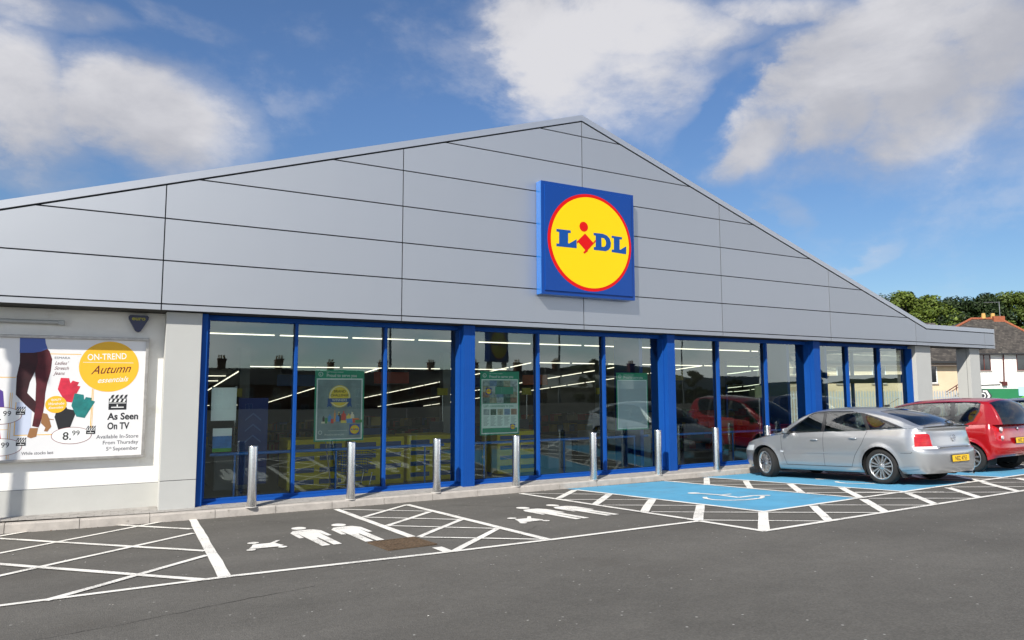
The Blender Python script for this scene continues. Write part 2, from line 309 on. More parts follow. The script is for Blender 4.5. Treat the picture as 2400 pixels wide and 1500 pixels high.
class Road:
    def __init__(s, m, lift): s.mb = MB(); s.m = m; s.l = lift; s.k = 0
    def poly(s, pts, extra=0):
        s.k += 1; h = s.l+extra+(s.k % 9)*.0004
        n = len(pts); ar = sum(pts[i][0]*pts[(i+1) % n][1]-pts[(i+1) % n][0]*pts[i][1] for i in range(n))
        idx = tuple(range(n)) if ar > 0 else tuple(range(n-1, -1, -1))
        s.mb.add([(x, y, gz(y)+h) for x, y in pts], [idx], s.m)
    def line(s, a, b, w, cut=None):
        a = Vector(a); b = Vector(b); d = (b-a).normalized(); n = Vector((-d.y, d.x))*w/2
        # split in pieces with slightly wandering edges, as hand-run thermoplastic has
        L_ = (b-a).length; k = max(1, int(L_/.45)); pr = None
        off = [(random.uniform(-.006, .006), random.uniform(-.006, .006)) for _ in range(k+1)]
        s.k += 1; h = s.l+(s.k % 9)*.0004; vs = []
        for i in range(k+1):
            p = a+(b-a)*i/k; q1 = p+n*(1+off[i][0]/w*2); q2 = p-n*(1+off[i][1]/w*2); vs += [(q1.x, q1.y, gz(q1.y)+h), (q2.x, q2.y, gz(q2.y)+h)]
        s.mb.add(vs, [(2*i, 2*i+1, 2*i+3, 2*i+2) for i in range(k)], s.m)
wl = Road(WHITE_PAINT, .007)
def hatch(x0, x1, ya, yb, first_up, first_dn, w=.085, w2=.06, step=1.13, n=5):
    """crossing 45 degree strokes between the two long edges of a hatched strip"""
    W_ = x1-x0
    for i in range(n):
        y = first_up+i*step
        a, b = (x0, y), (x1, y+W_)
        if b[1] > yb: a, b = a, (x0+(yb-y), yb)
        if a[1] < yb-.15: wl.line(a, b, w)
        y = first_dn+i*step
        a, b = (x0, y), (x1, y-W_)
        if a[1] > yb: a = (x0+(y-yb), yb)
        if b[1] < ya: b = (x0+(y-ya), ya)
        if a[0] < x1-.12 and b[0] > a[0]: wl.line(a, b, w2)
# left-hand hatched corner
for a, b in [((-2.6, 8.75), (.82, 12.34)), ((-2.6, 6.98), (1.04, 10.56)), ((-.40, 7.12), (1.0, 8.58)), ((-2.6, 10.75), (-.85, 12.56)),
             ((.03, 12.51), (1.06, 11.01)), ((-1.7, 12.5), (1.01, 8.88)), ((-2.6, 11.6), (.81, 7.17)), ((-2.6, 9.2), (-1.25, 7.15))]: wl.line(a, b, .085)
wl.line((1.19, 12.30), (.995, 7.22), .112)
wl.line((-3.0, 7.09), (1.05, 7.20), .085); wl.line((1.05, 7.20), (3.2, 7.06), .085); wl.line((3.2, 7.06), (4.42, 7.03), .085); wl.line((4.42, 7.03), (6.74, 7.04), .085)
# between the two family bays
wl.line((3.34, 11.93), (3.25, 8.28), .10); wl.line((3.2, 7.40), (3.19, 7.03), .11); wl.line((4.50, 11.70), (4.42, 7.07), .10)
wl.line((3.35, 10.54), (4.46, 11.65), .085); wl.line((3.35, 9.45), (4.42, 10.5), .085); wl.line((3.33, 8.24), (4.40, 9.32), .085); wl.line((3.26, 7.07), (4.40, 8.22), .085)
wl.line((3.42, 11.82), (4.40, 10.58), .055); wl.line((3.38, 10.56), (4.38, 9.33), .055); wl.line((3.36, 9.42), (4.38, 8.2), .055); wl.line((3.33, 8.2), (4.40, 7.08), .055)
# between family bay and first blue bay
wl.line((6.86, 11.92), (6.75, 7.08), .09); wl.line((8.01, 11.72), (8.03, 7.10), .09)
for a, b in [((6.90, 10.66), (7.97, 11.72)), ((6.84, 9.48), (7.97, 10.6)), ((6.81, 8.24), (7.97, 9.42)), ((6.78, 7.11), (7.97, 8.30)), ((6.70, 5.95), (8.0, 7.12))]: wl.line(a, b, .13)
for a, b in [((6.91, 11.9), (7.95, 10.56)), ((6.87, 10.44), (7.95, 9.35)), ((6.87, 9.31), (7.95, 8.20)), ((6.87, 8.15), (7.95, 7.08)), ((6.82, 7.08), (7.91, 5.98))]: wl.line(a, b, .055)
wl.line((6.74, 7.06), (6.70, 5.93), .09); wl.line((6.68, 5.95), (12.97, 6.19), .085); wl.line((12.97, 6.19), (20.5, 6.55), .085)
wl.line((8.0, 7.13), (11.72, 7.37), .085); wl.line((11.72, 7.37), (15.3, 7.60), .085); wl.line((15.3, 7.60), (19.0, 7.80), .085)
for i in range(9):
    x = 7.91+1.23*i; y0 = 6.02+.048*i; wl.line((x, y0-.02), (x+1.12, y0+1.08), .12)
    if i < 8: wl.line((7.99+1.21*i, 7.06+.05*i), (9.0+1.21*i, 6.06+.045*i), .055)
wl.line((11.05, 7.85), (12.0, 6.9), .055)
# between blue bays
for X in (10.43, 14.05, 17.7):
    b0 = 7.28+(X-10.43)*.06
    wl.line((X+.05, 11.98), (X-.07, b0), .085); wl.line((X+1.23, 11.98), (X+1.24, b0+.05), .085)
    for k in range(4): y = 10.65-1.12*k; wl.line((X-.02, y+(0 if k else 0)), (X+1.17, min(y+1.22, 11.95)), .12)
    for k in range(4): y = 11.82-1.16*k; wl.line((X+.03, y), (X+1.17, y-1.18), .05)
# pictograms: two grown-ups and a pushchair, painted twice
def head(x, y, a, b, rot=0): wl.poly([(x+a*cos(t)*cos(rot)-b*sin(t)*sin(rot), y+a*cos(t)*sin(rot)+b*sin(t)*cos(rot)) for t in [2*pi*i/20 for i in range(20)]])
def person_mark(x, y, s=1.0, lean=.0):
    P = [(-.20, .10), (-.13, .27), (.0, .30), (.13, .27), (.20, .10), (.20, -.42), (.145, -.42), (.13, -.05), (.12, -.50), (.115, -1.17), (.02, -1.17), (.01, -.50), (-.01, -.50), (-.02, -1.17), (-.115, -1.17), (-.12, -.50), (-.13, -.05), (-.145, -.42), (-.20, -.42)]
    wl.poly([(x+px*s+lean*py, y+py*s) for px, py in P]); head(x+lean*.55, y+.50*s, .095*s, .145*s)
def pram_mark(x, y):
    k = .74; x, y = x/k, y/k
    wl.poly([(a*k, b*k) for a, b in [(x-.26, y-.20), (x-.14, y-.22), (x+.20, y-.24), (x+.27, y-.17), (x+.20, y+.16), (x+.33, y+.40), (x+.27, y+.42), (x+.13, y+.20), (x-.13, y+.22), (x-.18, y+.02)]])
    head((x-.24)*k, (y-.30)*k, .05, .06); head((x+.22)*k, (y-.33)*k, .05, .06); head((x-.10)*k, (y+.38)*k, .065, .075)
wl.mb and None
person_mark(2.30, 9.52); person_mark(2.82, 9.47, lean=.02); pram_mark(1.63, 8.82)
person_mark(5.74, 9.40, .98); person_mark(6.27, 9.38, .95); pram_mark(5.07, 8.64)
def wheelchair_mark(dx, dy):
    def t(l): return [(x+dx, y+dy) for x, y in l]
    for l, w in ((t([(9.14, 9.55), (9.20, 9.10), (9.14, 8.63), (9.52, 8.66), (9.74, 8.50)]), .085), (t([(9.20, 9.10), (9.46, 9.10)]), .07)):
        for a, b in zip(l[:-1], l[1:]): wl.line(a, b, w)
    head(9.12+dx, 9.66+dy, .10, .11)
    arc = [(9.12+dx+.50*cos(a), 8.72+dy+.43*sin(a)) for a in [radians(q) for q in range(128, 342, 12)]]
    for a, b in zip(arc[:-1], arc[1:]): wl.line(a, b, .075)
wheelchair_mark(0, 0); wheelchair_mark(3.75, .25); wheelchair_mark(7.4, .4)
wl.mb.build('white_bay_markings', kind='structure')
bl = Road(BLUE_PAINT, .003)
bl.poly([(8.04, 7.14), (10.38, 7.29), (10.46, 12.0), (8.03, 12.10), (8.03, 11.7)]); bl.poly([(11.72, 7.38), (13.98, 7.53), (14.08, 12.08), (11.66, 12.08)]); bl.poly([(15.3, 7.6), (17.62, 7.75), (17.7, 12.08), (15.3, 12.08)])
bl.mb.build('blue_bay_paint', kind='structure')

# old cracks and a darker relaid patch
def cracks():
    CR = mat('crack_dark', (.030, .026, .022), .95); rr = random.Random(9); mb = MB()
    for p0, p1, w in (((5.05, 11.2), (6.75, 8.95), .020), ((6.2, 8.4), (7.9, 7.9), .016), ((3.9, 7.0), (4.9, 8.1), .008), ((-2, 5.5), (1.6, 6.3), .008), ((8.8, 4.2), (12.5, 5.2), .008), ((1.5, 11.9), (2.3, 10.9), .010)):
        a, b = Vector(p0), Vector(p1); n = int((b-a).length/.09); pr = []
        dx = 0
        for i in range(n+1): dx += rr.uniform(-.022, .022); q = a+(b-a)*i/n; k = Vector((-(b-a).y, (b-a).x)).normalized(); pr.append(q+k*dx)
        vs = []
        for i, q in enumerate(pr): k = Vector((-(b-a).y, (b-a).x)).normalized()*w*rr.uniform(.15, .6); vs += [(q.x+k.x, q.y+k.y, gz(q.y)+.0020), (q.x-k.x, q.y-k.y, gz(q.y)+.0020)]
        mb.add(vs, [(2*i, 2*i+1, 2*i+3, 2*i+2) for i in range(n)], CR)
    mb.build('tarmac_cracks', kind='structure')
    # leaf litter and grit gathered along the kerb foot
    G = [mat('litter_%s' % n, c, .9) for n, c in (('leaf', (.16, .09, .035)), ('grit', (.36, .33, .28)), ('dark', (.05, .04, .03)), ('pale', (.62, .60, .55)))]; mb = MB()
    for i in range(1500):
        x = rr.uniform(-2.5, 24); yk = kerb_y(x); y = yk-.008-abs(rr.gauss(0, .06)) if i < 1250 else rr.uniform(4, 12); s = rr.uniform(.003, .012) if i < 1250 else rr.uniform(.003, .010); a = rr.uniform(0, pi); z = gz(y)+.004; m_ = G[rr.choice((0, 1, 2, 2, 1) if i < 1250 else (1, 3, 3))]
        mb.add([(x+s*cos(a), y+s*sin(a), z), (x-s*.5*sin(a), y+s*.5*cos(a), z+s*.6), (x-s*cos(a), y-s*sin(a), z), (x+s*.5*sin(a), y-s*.5*cos(a), z+s*.2)], [(0, 1, 2, 3)], m_)
    mb.build('kerb_litter', kind='stuff')
cracks()
# rusty drain grate
def grate():
    M = mat('rusty_iron', (.12, .08, .048), .85, .3, var=.35, vscale=14, bump=.5, bscale=80); D = mat('drain_dark', (.012, .011, .010), .9)
    th = math.atan(SLOPE); t = thing('drain_grate', 'rusty rectangular iron drain grate set in the tarmac beside the painted figures', 'drain grate', (2.98, 7.90, gz(7.90)), (-th, 0, .03))
    w, l = .29, .33
    f = MB()
    for a, b in (((-w, -l, .002), (w, -l+.025, .016)), ((-w, l-.025, .002), (w, l, .016)), ((-w, -l+.025, .002), (-w+.025, l-.025, .0155)), ((w-.025, -l+.025, .002), (w, l-.025, .0155))): f.box(a, b, M)
    f.build('frame', t)
    g = MB()
    for i in range(13): x = -w+.045+i*(2*w-.09)/12; g.box((x-.0085, -l+.03, .003), (x+.0085, l-.03, .013), M)
    g.box((-w+.03, -.01, .004), (w-.03, .01, .0145), M); g.build('bars', t)
    d = MB(); d.add([(-w, -l, .0025), (w, -l, .0025), (w, l, .0025), (-w, l, .0025)], [(0, 1, 2, 3)], D); d.build('sump', t)
grate()

# steel bollards
def bollards():
    S = mat('brushed_steel', (.74, .72, .70), .24, 1., var=.05, vscale=90, stretch=(1, 1, .02)); B = mat('bollard_base', (.42, .40, .37), .7, .2)
    XS = [2.045, 3.665, 5.265, 6.935, 8.78, 10.52, 12.26, 13.98, 15.72, 17.45, 19.2, 20.9]
    words = ['leftmost of the steel bollards, in front of the white notices', 'second steel bollard from the left, under the green bottle poster', 'third steel bollard from the left, left of the broad blue column', 'fourth steel bollard from the left, under the green picture poster',
             'fifth steel bollard from the left, below the empty green poster frame', 'sixth steel bollard from the left, in front of the second blue column', 'seventh steel bollard from the left, nearest the nose of the silver car', 'eighth steel bollard from the left, its top showing over the silver bonnet',
             'steel bollard seen through the silver car front door window', 'steel bollard seen through the silver car rear door window', 'steel bollard hidden mostly behind the red car', 'steel bollard farthest right along the kerb']
    t = thing('bollard', words[0], 'bollard', (XS[0], 12.215, 0), group='brushed steel bollards along the kerb')
    p = MB(); p.lathe([(.0755, .0), (.0755, .955), (.074, .966), (.069, .972), (.0, .9735)], S, Matrix.Rotation(radians(90), 4, 'X'), 32); p.build('post', t)
    b = MB(); b.lathe([(.0, .008), (.095, .008), (.1, .0)], B, Matrix.Rotation(radians(90), 4, 'X'), 24); b.build('base_plate', t)
    for i in range(1, len(XS)): dup(t, (XS[i], 12.215, 0), (random.uniform(-.006, .006), random.uniform(-.007, .007), random.uniform(0, 6)), label=words[i])
bollards()
# ================================================================ the shop
FY = 12.36                                   # front plane of the metal gable
PEAK = (8.69, 7.825); VR = (21.08, 3.762); VL = (-4.18, 3.762); ER = (24.80, 3.755); EL = (-7.9, 3.755); EB = 3.129
ROWS = [3.224, 3.915, 4.592, 5.286, 5.971, 6.661, 7.342]
COLS = [-7.26, -3.40, .624, 4.603, 8.688, 12.74, 16.72, 20.55, 24.23]
def clip(poly, a, b, c):
    """keep the part with a*x+b*z <= c"""
    out = []
    for i in range(len(poly)):
        p, q = poly[i], poly[(i+1) % len(poly)]; dp, dq = a*p[0]+b*p[1]-c, a*q[0]+b*q[1]-c
        if dp <= 0: out.append(p)
        if dp*dq < 0: t = dp/(dp-dq); out.append((p[0]+(q[0]-p[0])*t, p[1]+(q[1]-p[1])*t))
    return out
def alu():
    m = mat('silver_panel', (.60, .615, .64), .57, 1.0)
    nt = m.node_tree; b = nt.nodes['Principled BSDF']; N = nt.nodes.new; L = nt.links.new
    g = N('ShaderNodeNewGeometry'); o = N('ShaderNodeTexCoord').outputs['Object']
    def mr(i, a, b_, c, d): r = N('ShaderNodeMapRange'); L(i, r.inputs[0]); r.inputs[1].default_value = a; r.inputs[2].default_value = b_; r.inputs[3].default_value = c; r.inputs[4].default_value = d; return r.outputs[0]
    mp = N('ShaderNodeMapping'); mp.inputs['Scale'].default_value = (2.4, 1, .16); L(o, mp.inputs[0])
    n1 = N('ShaderNodeTexNoise'); n1.inputs['Scale'].default_value = 1; n1.inputs['Detail'].default_value = 6; n1.inputs['Roughness'].default_value = .65; L(mp.outputs[0], n1.inputs['Vector'])
    n2 = N('ShaderNodeTexNoise'); n2.inputs['Scale'].default_value = .8; n2.inputs['Detail'].default_value = 2; L(o, n2.inputs['Vector'])
    q = N('ShaderNodeMath'); q.operation = 'MULTIPLY'; L(mr(g.outputs['Random Per Island'], 0, 1, .975, 1.02), q.inputs[0]); L(mr(n1.outputs['Fac'], .3, .7, .992, 1.005), q.inputs[1])
    mx = N('ShaderNodeMix'); mx.data_type = 'RGBA'; mx.blend_type = 'MULTIPLY'; mx.inputs[0].default_value = 1; mx.inputs[6].default_value = (.53, .545, .565, 1); L(q.outputs[0], mx.inputs[7]); L(mx.outputs[2], b.inputs['Base Color'])
    L(mr(n1.outputs['Fac'], .3, .7, .567, .578), b.inputs['Roughness'])
    bp = N('ShaderNodeBump'); bp.inputs['Strength'].default_value = 1; bp.inputs['Distance'].default_value = .006; L(n2.outputs['Fac'], bp.inputs['Height']); L(bp.outputs[0], b.inputs['Normal'])
    return m
M_PAN = alu(); M_EDGE = mat('panel_edge', (.80, .80, .82), .35, .5); M_GROOVE = mat('panel_groove', (.012, .014, .018), .8)
M_TRIM = mat('roof_trim', (.60, .61, .63), .5, 1.); M_SOFFIT = mat('soffit', (.06, .06, .057), .8, spec=.2)
M_BLUE = mat('blue_frame', (.007, .064, .285), .5, .0, spec=.12, var=.05, vscale=2)
M_RENDER = mat('white_render', (.82, .80, .75), .9, var=.04, vscale=2.5, bump=.25, bscale=160, grime=((.66, .62, .54), .9, .60))
M_PLINTH = mat('grey_render', (.50, .495, .46), .9, var=.05, vscale=2, bump=.25, bscale=160, grime=((.36, .34, .29), 2.2, .66))
M_CLAD = mat('pillar_board', (.46, .46, .435), .75, var=.03, vscale=1.5, bump=.08, bscale=120)
M_SEAM = mat('board_seam', (.09, .09, .09), .8); M_BLACKF = mat('dark_frame', (.02, .02, .024), .5)
shop = thing('supermarket_building', 'grey metal gabled supermarket with blue framed glazing and white rendered wall', 'shop building', (8.69, 12.36, 0))
SH = Vector((8.69, 12.36, 0))
def part(mb, name, parent=shop, **k):
    """meshes are written in world coordinates; shift them to the shop's own origin"""
    off = SH if parent is shop else Vector((0, 0, 0))
    mb.v = [(v[0]-SH.x, v[1]-SH.y, v[2]-SH.z) for v in mb.v]
    return mb.build(name, parent, **k)
def gable_panels():
    mb = MB(); CAP = .155; g = .011
    zs = [EB+.0]+ROWS+[9]; 
    sL = (PEAK[1]-VL[1])/(PEAK[0]-VL[0]); sR = (PEAK[1]-VR[1])/(VR[0]-PEAK[0])
    for r in range(len(zs)-1):
        for c in range(len(COLS)+1):
            x0 = EL[0] if c == 0 else COLS[c-1]; x1 = ER[0] if c == len(COLS) else COLS[c]
            P = [(x0+g*.8, zs[r]+(g if r else 0)), (x1-g*.8, zs[r]+(g if r else 0)), (x1-g*.8, zs[r+1]-g), (x0+g*.8, zs[r+1]-g)]
            if x0 >= 20: parts = [P]
            parts = []
            # four regions of roof line: flat left, rising, falling, flat right
            for lo, hi, fn in ((-99, VL[0], (0, 1, VL[1]-CAP)), (VL[0], PEAK[0], (-sL, 1, VL[1]-sL*VL[0]-CAP)), (PEAK[0], VR[0], (sR, 1, PEAK[1]+sR*PEAK[0]-CAP)), (VR[0], 99, (0, 1, VR[1]-CAP))):
                Q = clip(clip(clip(P, -1, 0, -lo), 1, 0, hi), *fn) if P else []
                if len(Q) > 2: parts.append(Q)
            for Q in parts:
                ar = abs(sum(Q[i][0]*Q[(i+1) % len(Q)][1]-Q[(i+1) % len(Q)][0]*Q[i][1] for i in range(len(Q))))
                if ar < .004: continue
                y = FY-.004 if r == 0 else FY
                mb.flat(Q, y, M_PAN)
                # returned edges of each cassette, real thickness into the groove; shared cuts inside a panel stay closed
                for i in range(len(Q)):
                    a, b = Q[i], Q[(i+1) % len(Q)]
                    if abs(a[0]-b[0]) < 1e-6 and any(abs(a[0]-v) < 1e-5 for v in (VL[0], PEAK[0], VR[0])): continue
                    mb.add([(a[0], y, a[1]), (b[0], y, b[1]), (b[0], y+.03, b[1]), (a[0], y+.03, a[1])], [(0, 1, 2, 3)], M_PAN)
    part(mb, 'gable_panels')
    b = MB(); O = [(EL[0], EB+.004), (ER[0], EB+.004), (ER[0], ER[1]-.01), (VR[0], VR[1]-.01), (PEAK[0], PEAK[1]-.01), (VL[0], VL[1]-.01), (EL[0], EL[1]-.01)]
    b.flat(O, FY+.028, M_GROOVE, .25); part(b, 'panel_backing')
    # roof edge capping following the verge
    t = MB(); line = [EL, VL, PEAK, VR, ER]; h = CAP-.030
    def band(p, q):
        for (ya, yb) in ((FY-.012, FY+.30),):
            vs = [(p[0], ya, p[1]), (q[0], ya, q[1]), (q[0], yb, q[1]+.02), (p[0], yb, p[1]+.02), (p[0], ya, p[1]-h), (q[0], ya, q[1]-h), (q[0], ya+.03, q[1]-h), (p[0], ya+.03, p[1]-h)]
            t.add(vs, [(0, 1, 2, 3), (4, 5, 1, 0), (7, 6, 5, 4)], M_TRIM)
    for p, q in zip(line[:-1], line[1:]): band(p, q)
    for e, s in ((ER, 1), (EL, -1)): t.add([(e[0], FY-.012, e[1]), (e[0], FY+.3, e[1]+.02), (e[0], FY+.3, EB), (e[0], FY-.012, EB)], [(0, 1, 2, 3)], M_TRIM)
    part(t, 'roof_trim')
    r = MB(); YB = 54
    for p, q in zip(line[1:-2], line[2:-1]): r.add([(p[0], FY+.28, p[1]-.03), (q[0], FY+.28, q[1]-.03), (q[0], YB, q[1]-.03), (p[0], YB, p[1]-.03)], [(0, 1, 2, 3)], mat('roof_sheet', (.22, .23, .24), .5, .5))
    part(r, 'roof')
    s = MB(); s.add([(EL[0], FY-.004, EB), (ER[0], FY-.004, EB), (ER[0], 12.98, EB-.012), (EL[0], 12.98, EB-.012)], [(0, 1, 2, 3)], M_SOFFIT)
    s.add([(EL[0], 12.98, EB-.012), (ER[0], 12.98, EB-.012), (ER[0], 12.98, 3.75), (EL[0], 12.98, 3.75)], [(0, 1, 2, 3)], M_SOFFIT)
    part(s, 'soffit')
gable_panels()

def walls():
    w = MB(); w.box((-7.8, 12.87, .41), (.72, 13.1, EB-.016), M_RENDER); part(w, 'rendered_wall')
    p = MB(); p.box((-7.8, 12.858, -.1), (.72, 13.098, .405), M_PLINTH); p.box((-7.8, 12.864, .403), (.72, 13.09, .412), M_SEAM); part(p, 'plinth')
    for x0, x1, y1 in ((.715, 1.238, 13.0), (20.711, 21.465, 12.96), (23.578, 24.138, 12.915)):
        m = MB(); m.box((x0, 12.50, -.1), (x1, y1, .452), M_CLAD); m.box((x0, 12.50, .462), (x1, y1, EB-.014), M_CLAD); m.box((x0+.004, 12.504, .45), (x1-.004, y1-.004, .464), M_SEAM)
        if x0 > 23: m.box((x0-.002, 12.60, .0), (x0+.01, 12.612, 3.1), M_SEAM)
        part(m, 'pillar', bevel=.004)
    for x0, x1 in ((5.935, 6.183), (11.106, 11.337), (16.168, 16.424)):
        m = MB(); m.box((x0, 12.50, -.05), (x1, 13.08, EB-.013), M_BLUE)
        for k in range(1, 5): m.box((x0+(x1-x0)*k/5-.0015, 12.4985, .0), (x0+(x1-x0)*k/5+.0015, 12.501, EB-.02), mat('blue_groove', (.006, .05, .25), .5))
        part(m, 'column', bevel=.006)
    bays = [(1.338, 5.935, [2.80, 4.436]), (6.183, 11.106, [7.77, 9.48]), (11.337, 16.168, [12.93, 14.61]), (16.424, 20.711, [17.87, 19.30])]
    GY = 12.80
    for k, (x0, x1, ml) in enumerate(bays):
        f = MB(); f.box((x0, 12.73, 3.03), (x1, 12.86, EB-.014), M_BLUE); f.box((x0, 12.73, .012), (x1, 12.86, .100), M_BLUE)
        f.add([(x0, 12.625, .012), (x1, 12.625, .012), (x1, 12.625, .045), (x0, 12.625, .045), (x1, 12.728, .062), (x0, 12.728, .062)], [(0, 1, 2, 3), (3, 2, 4, 5)], M_BLUE)
        jb = .03 if k == 0 else .07
        f.box((x0, 12.731, .1), (x0+.05, 12.859, 3.03), M_BLUE); f.box((x1-.035, 12.62, .1), (x1, 12.859, 3.03), M_BLUE)
        fr = part(f, 'window_frame', bevel=.004)
        edges = [x0+.05]+ml+[x1-.035]
        for m_ in ml:
            q = MB(); q.box((m_-.025, 12.705, .1002), (m_+.025, 12.79, 3.0298), M_BLUE); q.box((m_-.022, 12.792, .1002), (m_+.022, 12.88, 3.0298), M_BLACKF); part(q, 'mullion', bevel=.004)
        for a, b in zip(edges[:-1], edges[1:]):
            g = MB(); g.flat([(a-.01, .095), (b+.01, .095), (b+.01, 3.035), (a-.01, 3.035)], GY, SHOP_GLASS)
            o = part(g, 'pane', fr)
            # panes are never optically flat: lean each a hair
            o.rotation_euler = (random.uniform(-.0018, .0018), 0, random.uniform(-.001, .001)); 
    j = MB(); j.box((1.239, 12.56, -.03), (1.338, 12.9, EB-.013), M_BLUE); part(j, 'jamb', bevel=.004)
    # glazed return on the right
    s = MB(); 
    for y in (14.6, 16.4, 18.2, 20.0): s.box((20.66, y-.04, -.3), (20.74, y+.04, 3.05), M_BLUE)
    s.box((20.66, 12.97, 3.0), (20.74, 20, EB-.03), M_BLUE); s.box((20.66, 12.97, -.35), (20.74, 20, .05), M_BLUE); part(s, 'side_window_frame')
    s = MB(); s.box((20.65, 12.97, 2.02), (20.75, 20, 2.28), M_BLACKF); s.box((20.65, 13.6, .05), (20.75, 13.68, 2.02), M_BLACKF); part(s, 'side_transom')
    g = MB(); g.add([(20.70, 12.98, .05), (20.70, 20, .05), (20.70, 20, 3.0), (20.70, 12.98, 3.0)], [(0, 1, 2, 3)], SHOP_GLASS); part(g, 'side_pane')
    # interior shell
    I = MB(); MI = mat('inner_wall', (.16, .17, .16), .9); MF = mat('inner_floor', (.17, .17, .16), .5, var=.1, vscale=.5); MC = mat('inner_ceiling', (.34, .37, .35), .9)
    def fz(y): return -.06*(y-12.8)
    def cz(y): return 3.115 if y < 16 else 3.19-.075*(y-16.4)
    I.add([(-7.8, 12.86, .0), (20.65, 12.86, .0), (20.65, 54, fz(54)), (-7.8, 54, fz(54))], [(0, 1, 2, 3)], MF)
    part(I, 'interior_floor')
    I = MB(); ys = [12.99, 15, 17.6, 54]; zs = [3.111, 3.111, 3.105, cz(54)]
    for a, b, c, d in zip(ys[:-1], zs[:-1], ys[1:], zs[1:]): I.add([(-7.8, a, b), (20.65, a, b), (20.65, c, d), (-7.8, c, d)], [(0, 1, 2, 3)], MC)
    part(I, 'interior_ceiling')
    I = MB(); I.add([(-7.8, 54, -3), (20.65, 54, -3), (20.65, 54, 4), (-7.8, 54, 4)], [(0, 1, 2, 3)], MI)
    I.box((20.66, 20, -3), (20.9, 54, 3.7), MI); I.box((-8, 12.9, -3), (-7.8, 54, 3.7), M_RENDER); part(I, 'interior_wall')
walls()

# lights under the shop ceiling
def ceiling_lights():
    ML = mat('lit_tube', (1, .93, .74), .5, emit=1.5); MH = mat('tube_housing', (.7, .7, .68), .5)
    def lz(y): return 3.089-.075*max(0, y-16.4)
    proto = {}
    def one(x, y, ax, L_, lab):
        key = (ax, round(L_, 2))
        if key not in proto:
            m = MB(); w = .015
            if ax == 'x': m.box((-L_/2, -w, -.022), (L_/2, w, 0), ML); m.box((-L_/2, -w*1.4, .001), (L_/2, w*1.4, .05), MH)
            else: m.box((-w, -L_/2, -.022), (w, L_/2, 0), ML); m.box((-w*1.4, -L_/2, .001), (w*1.4, L_/2, .05), MH)
            o = m.build('ceiling_light'); proto[key] = o
        else: o = proto[key].copy(); COL.objects.link(o)
        o.location = (x, y, lz(y)); 
        if ax == 'y': o.rotation_euler = (-math.atan(.075), 0, 0)
        tag(o, lab, 'ceiling light', 'lit tube lights under the shop ceiling')
    for i in range(11): one(2.35+i*1.66, 16.4, 'x', 1.54, 'lit tube light in the near row just inside the shop windows')
    for i in range(6): one(4.2+i*1.56, 23.1, 'x', 1.44, 'lit tube light in the second row, over the left half of the shop')
    for i in range(7): one(13.2+i*1.56, 20.7, 'x', 1.44, 'lit tube light in the second row, over the right half of the shop')
    for j, x in enumerate((3.6, 7.85, 12.4, 16.7, 21.1-.9)):
        y = 23.9 if x < 12 else 21.5
        while y < 50: 
            one(x, y, 'y', 1.44, ('lit tube light in the %s row running away from the windows' % ('leftmost', 'second', 'middle', 'fourth', 'rightmost')[j])); y += 1.6
    for y, x in ((26.3, 1.6), (28.3, 1.6), (26.3, -.1), (28.3, -.1)): one(x+1.1, y, 'x', 1.44, 'lit tube light in the short pair of rows behind the white notices')
    for x in (2.5, 4.3, 6.0): one(x, 45, 'x', 1.44, 'lit tube light far back behind the white notices')
ceiling_lights()

# ---------------------------------------------------------------- the square sign
def logo(mb, mtx, Y, R, B, Yl, ring=True, y0=0., k=1.):
    """flat emblem, local unit = half the sign's side, centred on 0,0"""
    def fl(pts, dy, m): 
        n = len(pts); vs = [mtx @ Vector((x, -y0-dy, z)) for x, z in pts]
        ar = sum(pts[i][0]*pts[(i+1) % n][1]-pts[(i+1) % n][0]*pts[i][1] for i in range(n)); mb.add(vs, [tuple(range(n)) if ar > 0 else tuple(range(n-1, -1, -1))], m)
    C = (8.728-8.712, 4.960-4.974)
    fl(ell(C[0], C[1], 1.082, 1.044, 72), .002*k, R); fl(ell(C[0]+.008, C[1], 1.012, .976, 72), .004*k, Yl)
    T = lambda l: [(x-8.712, z-4.974) for x, z in l]
    fl(T([(7.861,5.164),(8.215,5.168),(8.215,5.112),(8.150,5.108),(8.147,4.890),(8.175,4.888),(8.363,4.997),(8.361,4.805),(7.857,4.800),(7.857,4.858),(7.924,4.861),(7.927,5.105),(7.860,5.108)]), .006*k, B)
    # D as one outline with a keyhole to its counter
    fl(T([(8.800,5.180),(9.033,5.186),(9.150,5.160),(9.225,5.100),(9.258,5.010),(9.245,4.915),(9.195,4.850),(9.112,4.812),(8.799,4.812),(8.800,4.872),(8.851,4.880),(8.855,5.124),(8.800,5.130)]), .006*k, B)
    fl(T([(9.005,5.092),(9.070,5.088),(9.115,5.040),(9.125,4.985),(9.110,4.930),(9.065,4.900),(9.005,4.900)]), .008*k, Yl)
    fl(T([(9.278,5.168),(9.560,5.163),(9.555,5.112),(9.495,5.110),(9.490,4.885),(9.510,4.882),(9.672,4.975),(9.665,4.795),(9.271,4.808),(9.277,4.864),(9.333,4.868),(9.336,5.118),(9.277,5.120)]), .006*k, B)
    fl(ell(8.548-8.712, 5.284-4.974, .110, .106, 28), .006*k, R)
    fl(T([(8.580,5.142),(8.788,4.965),(8.854,5.040),(8.856,5.000),(8.640,4.790),(8.652,4.776),(8.560,4.706),(8.528,4.733),(8.580,4.786),(8.404,4.936),(8.372,4.905),(8.366,4.945)]), .0075*k, R)
M_LB = mat('sign_blue', (.003, .048, .25), .3, spec=.25); M_LBE = mat('sign_blue_edge', (.012, .13, .44), .25, coat=.4)
M_LR = mat('sign_red', (.62, .003, .002), .35, spec=.2); M_LY = mat('sign_yellow', (.82, .555, .001), .35, spec=.2); M_LBL = mat('sign_letter_blue', (.005, .065, .28), .35, spec=.2)
